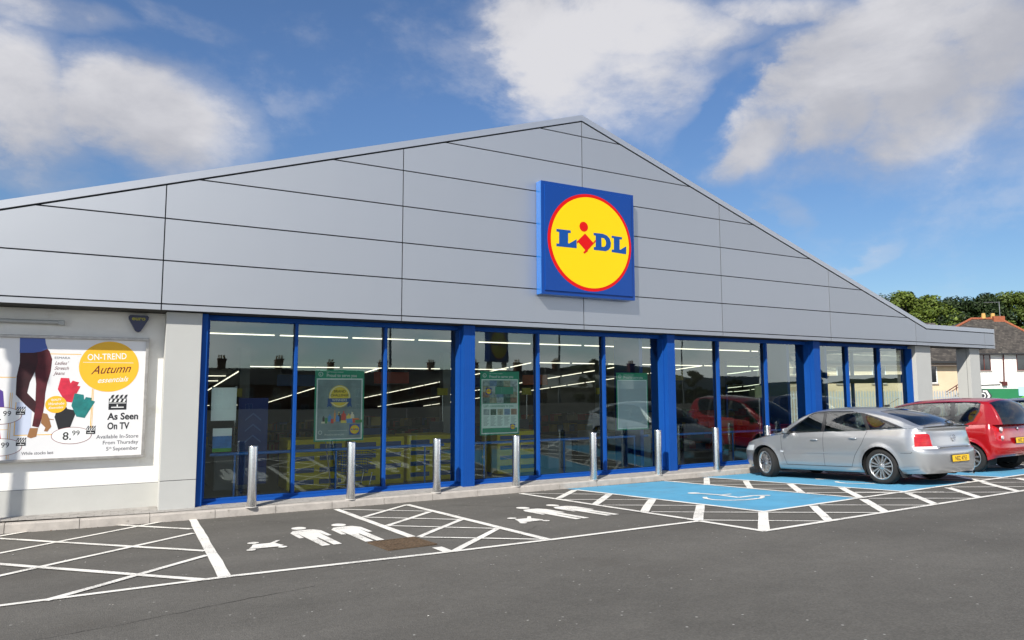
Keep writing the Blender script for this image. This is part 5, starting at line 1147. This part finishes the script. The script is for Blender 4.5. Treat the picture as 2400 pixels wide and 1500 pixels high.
def red_car():
    th = math.atan(SLOPE)
    P = red_car_params(RED)
    t = Car(P, 'red_car', 'red compact people carrier with tall rear window parked behind the silver car', (17.05, 8.72, gz(8.72)), radians(91.2), th).t
    plate(t, 'NFZ 2706', -.672, 0, .66)
    for sd in (1, -1):
        m = MB(); m.tube((-.60, sd*.640, .905), (-.575, sd*.640, .905), .045, M_TAILW, n=16); m.tube((-.61, sd*.640, .735), (-.585, sd*.640, .735), .035, M_TAILW, n=16); m.build('lamp_lens', t)
    m = MB(); m.lathe([(.0, -.012), (.035, -.008), (.045, 0)], M_CHROME, Matrix.Translation((-.605, 0, .90)) @ Matrix.Rotation(radians(-90), 4, 'Z'), 4, False); m.build('badge', t)
    m = MB(); m.path([(-.63, 0, 1.03), (-.60, .05, 1.08), (-.585, .34, 1.12)], .011, M_BLACKP, 6); m.build('rear_wiper', t)
    t2 = Car(red_car_params(NAVY), 'dark_car', 'dark blue car only just in view past the red car', (20.75, 8.75, gz(8.75)), radians(90), th).t
    plate(t2, 'SEZ 5132', -.672, 0, .66)
red_car()
# ================================================================ houses, fences, trees beyond
def slate():
    m = bpy.data.materials.new('slate_roof'); m.use_nodes = True; nt = m.node_tree; b = nt.nodes['Principled BSDF']; N = nt.nodes.new; L = nt.links.new
    tc = N('ShaderNodeTexCoord'); br = N('ShaderNodeTexBrick'); br.inputs['Scale'].default_value = 1; br.inputs['Brick Width'].default_value = .28; br.inputs['Row Height'].default_value = .2; br.inputs['Mortar Size'].default_value = .012
    br.inputs['Color1'].default_value = (.040, .034, .028, 1); br.inputs['Color2'].default_value = (.10, .085, .07, 1); br.inputs['Mortar'].default_value = (.015, .014, .013, 1); br.inputs['Bias'].default_value = -.15
    L(tc.outputs['UV'], br.inputs['Vector'])
    n = N('ShaderNodeTexNoise'); n.inputs['Scale'].default_value = 2.2; n.inputs['Detail'].default_value = 9; n.inputs['Roughness'].default_value = .75; L(tc.outputs['UV'], n.inputs['Vector'])
    mr = N('ShaderNodeMapRange'); L(n.outputs['Fac'], mr.inputs[0]); mr.inputs[1].default_value = .56; mr.inputs[2].default_value = .68
    mx = N('ShaderNodeMix'); mx.data_type = 'RGBA'; L(mr.outputs[0], mx.inputs[0]); L(br.outputs['Color'], mx.inputs[6]); mx.inputs[7].default_value = (.17, .155, .12, 1); L(mx.outputs[2], b.inputs['Base Color']); b.inputs['Roughness'].default_value = .8
    return m
M_SLATE = slate()
M_WALLW = mat('house_white', (.84, .82, .77), .9, var=.04, vscale=1.2, bump=.3, bscale=30); M_WALLC = mat('house_cream', (.62, .50, .34), .95, var=.10, vscale=.9, bump=.5, bscale=25)
M_RIDGE = mat('ridge_tile', (.30, .09, .04), .85, var=.2, vscale=5); M_WINF = mat('window_white', (.72, .72, .70), .5); M_WING = mat('house_window_glass', (.02, .022, .025), .06, spec=.8); M_DRAIN = mat('drainpipe_red', (.09, .018, .015), .5)
M_BRICK = mat('old_brick', (.16, .065, .04), .9, var=.3, vscale=6); M_POT = mat('chimney_pot', (.55, .33, .10), .85)
def house_window(t, x, z, w, h, frame, y=0., sill=True):
    """set into the local x-z wall at y; faces -y"""
    f = MB(); d = .07
    for a, b, c, e in ((x, z, x+w, z+.06), (x, z+h-.06, x+w, z+h), (x, z+.06, x+.06, z+h-.06), (x+w-.06, z+.06, x+w, z+h-.06), (x+w/2-.03, z+.06, x+w/2+.03, z+h-.06)): f.box((a, y-.03, b), (c, y+.05, e), frame)
    fr = f.build('window', t); g = MB(); g.box((x+.05, y-.004, z+.05), (x+w-.05, y+.02, z+h-.05), M_WING); g.build('glass', fr)
    if sill: s = MB(); s.box((x-.06, y-.09, z-.07), (x+w+.06, y+.02, z), mat('stone_sill', (.40, .36, .32), .9)); s.build('sill', fr)
def roofplane(mb, pts, m, uv):
    mb.add(pts, [tuple(range(len(pts)))], m)
def uv_roof(o):
    """planar uv in metres down each slope, so slates course horizontally"""
    me = o.data; ul = me.uv_layers.new(name='uv')
    for p in me.polygons:
        n = p.normal; h = Vector((-n.y, n.x, 0)); h = h.normalized() if h.length > 1e-4 else Vector((1, 0, 0)); d = n.cross(h).normalized()
        for li in p.loop_indices: v = me.vertices[me.loops[li].vertex_index].co; ul.data[li].uv = (v.dot(h), v.dot(d))
def white_house():
    # facade runs from A (left) to B (right), seen square on
    A = Vector((58.6, 35.9, 0)); B = Vector((69.7, 29.8, 0)); d = (B-A).normalized(); ang = atan2(d.y, d.x); Wd = 12.9; D = 8.2; E = 4.86; zb = -3.0
    t = thing('white_house', 'white rendered house with dark slate hipped roof and orange ridge tiles', 'house', (A.x, A.y, 0), (0, 0, ang))
    m = MB(); m.box((0, 0, zb), (Wd, D, E), M_WALLW); m.build('wall', t)
    rx0, rx1, ry, rz = 7.9, 10.45, D*.45, 8.02; o = .32
    c = [(-o, -o, E-.12), (Wd+o, -o, E-.12), (Wd+o, D+o, E-.12), (-o, D+o, E-.12)]; r0, r1 = (rx0, ry, rz), (rx1, ry, rz)
    m = MB(); m.add([c[0], c[1], r1, r0], [(0, 1, 2, 3)], M_SLATE); m.add([c[1], c[2], r1], [(0, 1, 2)], M_SLATE); m.add([c[2], c[3], r0, r1], [(0, 1, 2, 3)], M_SLATE); m.add([c[3], c[0], r0], [(0, 1, 2)], M_SLATE)
    ro = m.build('roof', t); uv_roof(ro)
    m = MB(); 
    for p, q in ((r0, r1), (c[0], r0), (c[1], r1), (c[2], r1)):
        p, q = Vector(p), Vector(q); k = int((q-p).length/.42)+1
        for i in range(k): a = p+(q-p)*i/k; b = p+(q-p)*(i+.97)/k; m.tube(a+Vector((0, 0, .02)), b+Vector((0, 0, .02)), .11, M_RIDGE, n=8)
    m.build('ridge_tiles', ro)
    m = MB(); m.box((rx1-.75, ry-.35, rz-.5), (rx1+.25, ry+.35, rz+.22), M_RIDGE); ch = m.build('chimney', ro)
    for x in (rx1-.60, rx1-1.45): m = MB(); m.tube((x, ry, rz+.02), (x, ry, rz+.50), .19, M_POT, .15, n=14); m.build('chimney_pot', ro)
    m = MB(); GREY = mat('aerial_metal', (.4, .4, .4), .4, .8); x = rx1+.05; m.tube((x, ry, rz), (x, ry, rz+1.55), .025, GREY); m.tube((x+.05, ry, rz+1.52), (x-1.45, ry-.1, rz+1.48), .02, GREY)
    for k in range(8): m.tube((x-.1-k*.17, ry-.2, rz+1.5), (x-.1-k*.17, ry+.2, rz+1.5), .008, GREY, n=5)
    m.build('aerial', ro)
    m = MB(); m.box((-o-.04, -o-.10, E-.24), (Wd+o, -o+.02, E-.12), mat('gutter_dark', (.03, .03, .03), .5)); m.build('gutter', t)
    RF = mat('window_red_brown', (.13, .03, .02), .5)
    for x in (2.0, 5.72, 9.04): house_window(t, x+.0, 3.28, 1.12 if x < 8 else 1.7, 1.36, RF)
    m = MB(); m.tube((7.91, -.08, E-.2), (7.83, -.08, 2.35), .055, M_DRAIN); m.box((7.65, -.2, 2.02), (8.02, -.02, 2.36), M_DRAIN); m.tube((7.45, -.08, 2.36), (7.8, -.08, 2.2), .04, M_DRAIN); m.build('drainpipe', t)
    m = MB(); m.tube((5.8, -.05, 2.06), (7.5, -.05, 2.12), .03, mat('cable', (.03, .03, .03), .6)); m.box((5.62, -.08, 2.0), (5.74, 0, 2.3), mat('cable', (.03, .03, .03), .6)); m.build('cable', t)
    # green shop front boarding along the ground floor
    GG = mat('hoarding_green', (.02, .20, .075), .5, var=.06, vscale=.6); t2 = thing('green_hoarding', 'long green hoarding with pale blue panel in front of the white house', 'hoarding', (A.x, A.y, 0), (0, 0, ang))
    m = MB(); m.box((-.6, -.75, -2.6), (Wd+2, -.60, 1.76), GG); m.box((-.6, -.77, 1.762), (Wd+2, -.58, 1.84), M_WINF); m.build('board', t2)
    m = MB(); m.box((8.49, -.80, 1.18), (Wd+2, -.76, 1.95), mat('panel_pale_blue', (.42, .62, .82), .5)); m.tube((9.0, -.82, .78), (9.0, -.78, .78), .42, mat('disc_lime', (.12, .50, .06), .5), n=24); m.build('panel', t2)
    t3 = thing('road_sign', 'dark six sided sign with a white bent arrow beside the end pillar', 'sign', (A.x+d.x*5.2+d.y*1.3, A.y+d.y*5.2-d.x*1.3, 1.18), (0, 0, ang))
    m = MB(); DK = mat('sign_dark', (.035, .035, .045), .4); m.flat([(-.62, 0), (-.36, .52), (.32, .52), (.66, 0), (.32, -.52), (-.36, -.52)], -.05, DK, .05); m.build('plate', t3)
    g = MB(); WV = M_WINF; g.flat([(-.1, .46), (.26, .46), (.52, .0), (.26, -.46), (.06, -.46), (.32, 0), (.14, .32), (-.1, .32)], -.056, WV); ringpoly(g, -.10, .02, .24, .24, .10, -.057, WV, 24); g.box((-.34, -.06, -.46), (-.22, -.055, .1), WV); g.build('arrow', t3)
    p = MB(); p.tube((0, .05, -.5), (0, .05, -4.0), .06, GREY); p.build('post', t3)
white_house()
def cream_house():
    A = Vector((38.6, 31.2, 0)); B = Vector((49.5, 25.2, 0)); d = (B-A).normalized(); ang = atan2(d.y, d.x); Wd = 11.0; E = 3.62; zb = -2.6
    t = thing('cream_house', 'cream rendered house with slate roof glimpsed between the grey pillars', 'house', (A.x, A.y, 0), (0, 0, ang)); m = MB(); m.box((0, 0, zb), (Wd, 7, E), M_WALLC); m.build('wall', t)
    m = MB(); m.add([(-.3, -.4, E-.10), (Wd+.3, -.4, E-.10), (Wd+.3, 3.5, 6.4), (-.3, 3.5, 6.4)], [(0, 1, 2, 3)], M_SLATE); m.add([(Wd+.3, 7.4, E-.1), (-.3, 7.4, E-.1), (-.3, 3.5, 6.4), (Wd+.3, 3.5, 6.4)], [(0, 1, 2, 3)], M_SLATE); ro = m.build('roof', t); uv_roof(ro)
    m = MB(); m.box((-.3, -.52, E-.18), (Wd+.3, -.38, E-.04), mat('gutter_dark', (.03, .03, .03), .5)); m.box((-.3, -.36, E-.36), (Wd+.3, -.0, E-.16), mat('fascia_board', (.25, .20, .16), .7)); m.build('gutter', t)
    for x, w in ((1.0, .85), (2.6, .85), (4.9, .9), (8.05, 1.08)): house_window(t, x, 2.15, w, 1.25, M_WINF)
    for x in (1.2, 4.2, 6.6): house_window(t, x, -.6, .9, 1.2, M_WINF)
    m = MB(); m.tube((9.16, -.7, 1.55), (10.4, -.7, 2.3), .03, M_DRAIN); m.tube((9.16, -.7, 1.38), (10.4, -.7, 2.13), .025, M_DRAIN); m.tube((9.2, -.7, -2.4), (9.2, -.7, 1.55), .035, M_DRAIN); m.tube((9.9, -.7, -2.4), (9.9, -.7, 2.0), .03, M_DRAIN); m.build('handrail', t)
cream_house()

def palisade(A, B, z0, h, name, lab, mtl, step=.145):
    A, B = Vector(A), Vector(B); d = (B-A).normalized(); ang = atan2(d.y, d.x); n = int((B-A).length/step); t = thing(name, lab, 'fence', (A.x, A.y, z0), (0, 0, ang)); m = MB()
    for i in range(n): x = i*step; m.flat([(x, 0), (x+.075, 0), (x+.075, h-.12), (x+.055, h), (x+.0375, h-.07), (x+.02, h), (x, h-.12)], 0, mtl, .02)
    m.build('pales', t); r = MB(); r.box((0, .02, h*.16), (n*step, .06, h*.16+.06), mtl); r.box((0, .02, h*.84), (n*step, .06, h*.84+.06), mtl); r.build('rails', t)
    for i in range(0, n, 19): p = MB(); p.box((i*step, .06, -.05), (i*step+.08, .14, h*.95), mtl); p.build('post', t)
M_GALV = mat('galvanised_steel', (.50, .53, .53), .5, .3); M_GALVD = mat('dull_galvanised', (.20, .21, .21), .6, .3)
palisade((27.5, 23.8, 0), (37.4, 19.5, 0), gz(21), 2.35, 'palisade_fence', 'pale grey steel palisade fence between the grey pillars', M_GALV)

# ---------------------------------------------------------------- trees
def leafmat(name, c1, c2):
    m = bpy.data.materials.new(name); m.use_nodes = True; nt = m.node_tree; b = nt.nodes['Principled BSDF']; N = nt.nodes.new; L = nt.links.new
    g = N('ShaderNodeNewGeometry'); mx = N('ShaderNodeMix'); mx.data_type = 'RGBA'; L(g.outputs['Random Per Island'], mx.inputs[0]); mx.inputs[6].default_value = (*c1, 1); mx.inputs[7].default_value = (*c2, 1)
    n = N('ShaderNodeTexNoise'); n.inputs['Scale'].default_value = .55; n.inputs['Detail'].default_value = 3; tc = N('ShaderNodeTexCoord'); L(tc.outputs['Object'], n.inputs['Vector'])
    mr = N('ShaderNodeMapRange'); L(n.outputs['Fac'], mr.inputs[0]); mr.inputs[1].default_value = .35; mr.inputs[2].default_value = .65; mr.inputs[3].default_value = .72; mr.inputs[4].default_value = 1.25
    m2 = N('ShaderNodeMix'); m2.data_type = 'RGBA'; m2.blend_type = 'MULTIPLY'; m2.inputs[0].default_value = 1; L(mx.outputs[2], m2.inputs[6]); L(mr.outputs[0], m2.inputs[7]); L(m2.outputs[2], b.inputs['Base Color']); b.inputs['Roughness'].default_value = .6; b.inputs['Specular IOR Level'].default_value = .25
    return m
LM = [leafmat('leaves_mid', (.042, .068, .010), (.090, .122, .018)), leafmat('leaves_dark', (.012, .026, .008), (.030, .050, .012)), leafmat('leaves_bright', (.055, .088, .011), (.115, .150, .021))]
M_BARK = mat('bark', (.06, .045, .032), .9, var=.3, vscale=4)
def tree(loc, H, R, seed, leaf, lab, group=None, nclump=58, per=300, ls=.20, base=.30):
    rr = random.Random(seed); t = thing('tree', lab, 'tree', loc, group=group); tr = MB(); top = Vector((rr.uniform(-.3, .3), rr.uniform(-.3, .3), H*.62))
    tr.tube((0, 0, 0), top*.5, H*.032, M_BARK, H*.024, 10); tr.tube(top*.5, top, H*.024, M_BARK, H*.012, 9); cs = []
    for i in range(nclump):
        a = rr.uniform(0, 2*pi); u = rr.uniform(0, 1); zz = H*(base+(1-base)*u); prof = sin(pi*min(1, (.12+u*.86)))**.62; r = R*prof*(.35+.65*sqrt(rr.random())); c = Vector((r*cos(a), r*sin(a), zz-H*.04)); cs.append((c, R*rr.uniform(.17, .31)))
        if i % 3 == 0: s = top*rr.uniform(.45, .95); mid = s.lerp(c, .5)+Vector((0, 0, .05*H)); tr.tube(s, mid, H*.009, M_BARK, H*.006, 6); tr.tube(mid, c, H*.006, M_BARK, H*.002, 5)
    tr.build('trunk', t); vs = []; fs = []
    for c, cr in cs:
        for _ in range(per):
            v = Vector((rr.gauss(0, 1), rr.gauss(0, 1), rr.gauss(0, 1))).normalized(); q = c+Vector((v.x, v.y, v.z*.78))*cr*(rr.random()**.36); n = (v+Vector((rr.uniform(-1, 1), rr.uniform(-1, 1), rr.uniform(-.4, 1.2)))*.8).normalized()
            a = n.orthogonal().normalized(); b = n.cross(a); th = rr.uniform(0, 2*pi); a, b = a*cos(th)+b*sin(th), b*cos(th)-a*sin(th); s = ls*rr.uniform(.6, 1.3); k = len(vs)
            vs += [q-a*s, q+b*s*.55, q+a*s, q-b*s*.55]; fs.append((k, k+1, k+2, k+3))
    cm = MB(); cm.add(vs, fs, leaf); cm.build('crown', t)
T0 = gz(60)
tree((91.0, 57.2, T0), 17.6, 4.8, 11, LM[2], 'bright green tree just right of the falling roof edge', nclump=80)
tree((86.5, 60.0, T0), 17.0, 3.4, 12, LM[0], 'mid green tree half hidden behind the metal roof edge')
tree((94.4, 55.6, T0), 16.9, 5.0, 13, LM[2], 'rounded green tree left of the darker trees', nclump=80)
tree((98.0, 54.2, T0), 16.7, 5.0, 14, LM[1], 'dark green tree left of the chimney', nclump=80)
tree((101.0, 51.6, T0), 17.0, 5.0, 15, LM[1], 'dark green tree directly behind the chimney and aerial', nclump=80)
tree((104.2, 49.4, T0), 17.6, 5.0, 16, LM[0], 'green topped tree right of the aerial', nclump=80)
tree((107.8, 46.6, T0), 16.8, 5.4, 17, LM[0], 'mid green tree at the far right edge of the picture', nclump=70)
tree((96, 61.5, T0), 17.4, 6.5, 18, LM[1], 'low dark tree at the back, left of the clump', nclump=80)
tree((104, 57.0, T0), 17.2, 6.5, 19, LM[1], 'dark tree at the back, right of the clump', nclump=80)

# low wooded rise on the horizon, all round beyond the town
def hills():
    mb = MB(); H = mat('hill_green', (.035, .055, .018), .95, var=.4, vscale=.02); rr = random.Random(2); n = 150; R0, R1 = 330, 420; hs = [9+5*sin(i*.31)+3*sin(i*.83+1)+rr.uniform(-.8, .8) for i in range(n)]; vs = []
    for i in range(n): a = 2*pi*i/n; vs += [(R0*cos(a), R0*sin(a), -6), ((R0+30)*cos(a), (R0+30)*sin(a), hs[i]-3), (R1*cos(a), R1*sin(a), hs[i]), (R1*1.15*cos(a), R1*1.15*sin(a), -8)]
    mb.add(vs, [(4*i+k, 4*i+k+1, 4*((i+1) % n)+k+1, 4*((i+1) % n)+k) for i in range(n) for k in range(3)], H, True); mb.build('hills', kind='structure')
hills()
# ---------------------------------------------------------------- the street behind the viewer (seen mirrored in the shop windows)
def terrace():
    zb = gz(-60); M_RO = mat('terrace_roof', (.045, .042, .042), .8, var=.2, vscale=2); names = ['leftmost', 'second', 'third', 'fourth', 'fifth', 'sixth', 'seventh', 'eighth', 'ninth', 'tenth', 'eleventh', 'twelfth', 'thirteenth', 'fourteenth']; proto = None; W_ = 8.6; labs = []
    for i in range(14):
        loc = (86-W_*(i+1)+16, -86-.6*i, zb); lab = 'brick terraced house across the street, %s in the row, mirrored in the windows' % names[i]
        if proto is None:
            t = thing('terraced_house', lab, 'house', loc, (0, 0, pi), group='terraced houses across the street'); proto = t
            m = MB(); m.box((0, 0, 0), (W_-.01, 8, 5.4), M_BRICK); m.build('wall', t); m = MB()
            m.add([(0, -.3, 5.3), (W_-.01, -.3, 5.3), (W_-.01, 4, 8.0), (0, 4, 8.0)], [(0, 1, 2, 3)], M_RO); m.add([(W_-.01, 8.3, 5.3), (0, 8.3, 5.3), (0, 4, 8.0), (W_-.01, 4, 8.0)], [(0, 1, 2, 3)], M_RO); m.add([(0, -.3, 5.3), (0, 8.3, 5.3), (0, 4, 8.0)], [(0, 1, 2)], M_RO); m.add([(W_-.01, -.3, 5.3), (W_-.01, 8.3, 5.3), (W_-.01, 4, 8)], [(0, 1, 2)], M_RO); r = m.build('roof', t)
            m = MB(); m.box((.2, 3.5, 7.4), (1.35, 4.5, 9.3), M_BRICK); m.box((.12, 3.42, 9.3), (1.43, 4.58, 9.45), M_BRICK); m.build('chimney', r)
            for k in range(3): m = MB(); m.tube((.4+.38*k, 4, 9.45), (.4+.38*k, 4, 9.95), .12, M_POT, n=10); m.build('chimney_pot', r)
            for x in (1.2, 5.4):
                for z in (1.0, 3.5): house_window(t, x, z, 1.1, 1.3, M_WINF)
            m = MB(); m.box((3.4, -.05, 0), (4.4, .02, 2.1), M_DRAIN); m.build('door', t)
        else: dup(proto, loc, label=lab)
terrace()
def low_store():
    z = gz(-60); t = thing('low_building', 'low pale flat roofed building across the car park, mirrored in the right hand windows', 'building', (92, -58, z+.5), (0, 0, radians(165))); M1 = mat('pale_cladding', (.42, .43, .42), .7)
    m = MB(); m.box((0, 0, 0), (34, 14, 3.9), mat('dark_shopfront', (.05, .05, .05), .5)); m.build('wall', t); m = MB(); m.box((-.5, -1.5, 3.9), (34.5, 14.5, 5.6), M1); m.build('roof', t); m = MB()
    for k in range(6): m.box((2+5*k, -.04, .3), (5+5*k, .0, 3.0), M_WING)
    m.build('windows', t)
low_store()
for i, (x, y) in enumerate(((66, -44), (78, -48), (56, -52), (90, -44))): tree((x, y, gz(y)), (6.5, 5.5, 8, 7)[i], (2.0, 1.8, 2.6, 2.2)[i], 40+i, LM[1], ('young dark street tree mirrored in the third bay of windows', 'shorter street tree mirrored beside it', 'taller street tree near the terraced houses', 'street tree nearest the low pale building')[i], nclump=24, per=160, ls=.16, base=.25)
palisade((-30, -44, 0), (60, -41, 0), gz(-44), 2.2, 'street_fence', 'dull steel palisade fence along the street side of the car park', M_GALVD, .3)
def totem():
    t = thing('totem_sign', 'tall pole sign with yellow disc at the entrance, mirrored in the second bay', 'pole sign', (20.3, -12.5, gz(-12.5)), (0, 0, radians(150))); p = MB(); D = mat('pole_dark', (.05, .05, .06), .5); p.box((-.9, -.12, 0), (-.7, .12, 5.3), D); p.box((.7, -.12, 0), (.9, .12, 5.3), D); p.build('post', t)
    b = MB(); b.box((-1.05, -.18, 2.9), (1.05, .18, 5.0), M_LB); b.build('sign_box', t); e = MB(); logo(e, Matrix.Translation((0, -.18, 3.95)) @ Matrix.Diagonal((.86, 1, .86, 1)), 0, M_LR, M_LBL, M_LY, y0=.004, k=2); e.build('emblem', t)
totem()
def lamp_post(x, y, H, lab, rot=0):
    G = mat('lamp_steel', (.22, .23, .24), .5, .5); t = thing('lamp_post', lab, 'lamp post', (x, y, gz(y)), (0, 0, rot)); m = MB(); m.tube((0, 0, 0), (0, 0, 1.1), .10, G, n=16); m.tube((0, 0, 1.1), (0, 0, H), .075, G, .045, n=14); m.build('pole', t)
    for s in (1, -1): m = MB(); m.tube((0, 0, H-.05), (s*.35, 0, H+.05), .03, G); m.box((s*.30 if s > 0 else -.95, -.16, H-.02), (.95 if s > 0 else -.30, .16, H+.12), G); m.build('lamp_head', t, bevel=.02)
lamp_post(-4.66, 10.35, 6.6, 'car park lamp post left of the picture whose shadow falls on the white wall', .7)
lamp_post(12.8, -10.5, 7.4, 'double headed lamp post mirrored in the first bay of windows', .3)
lamp_post(24.5, -12.0, 7.0, 'double headed lamp post mirrored in the second bay of windows', .9)
lamp_post(44, -22.0, 7.6, 'double headed lamp post mirrored in the third bay of windows', .2)
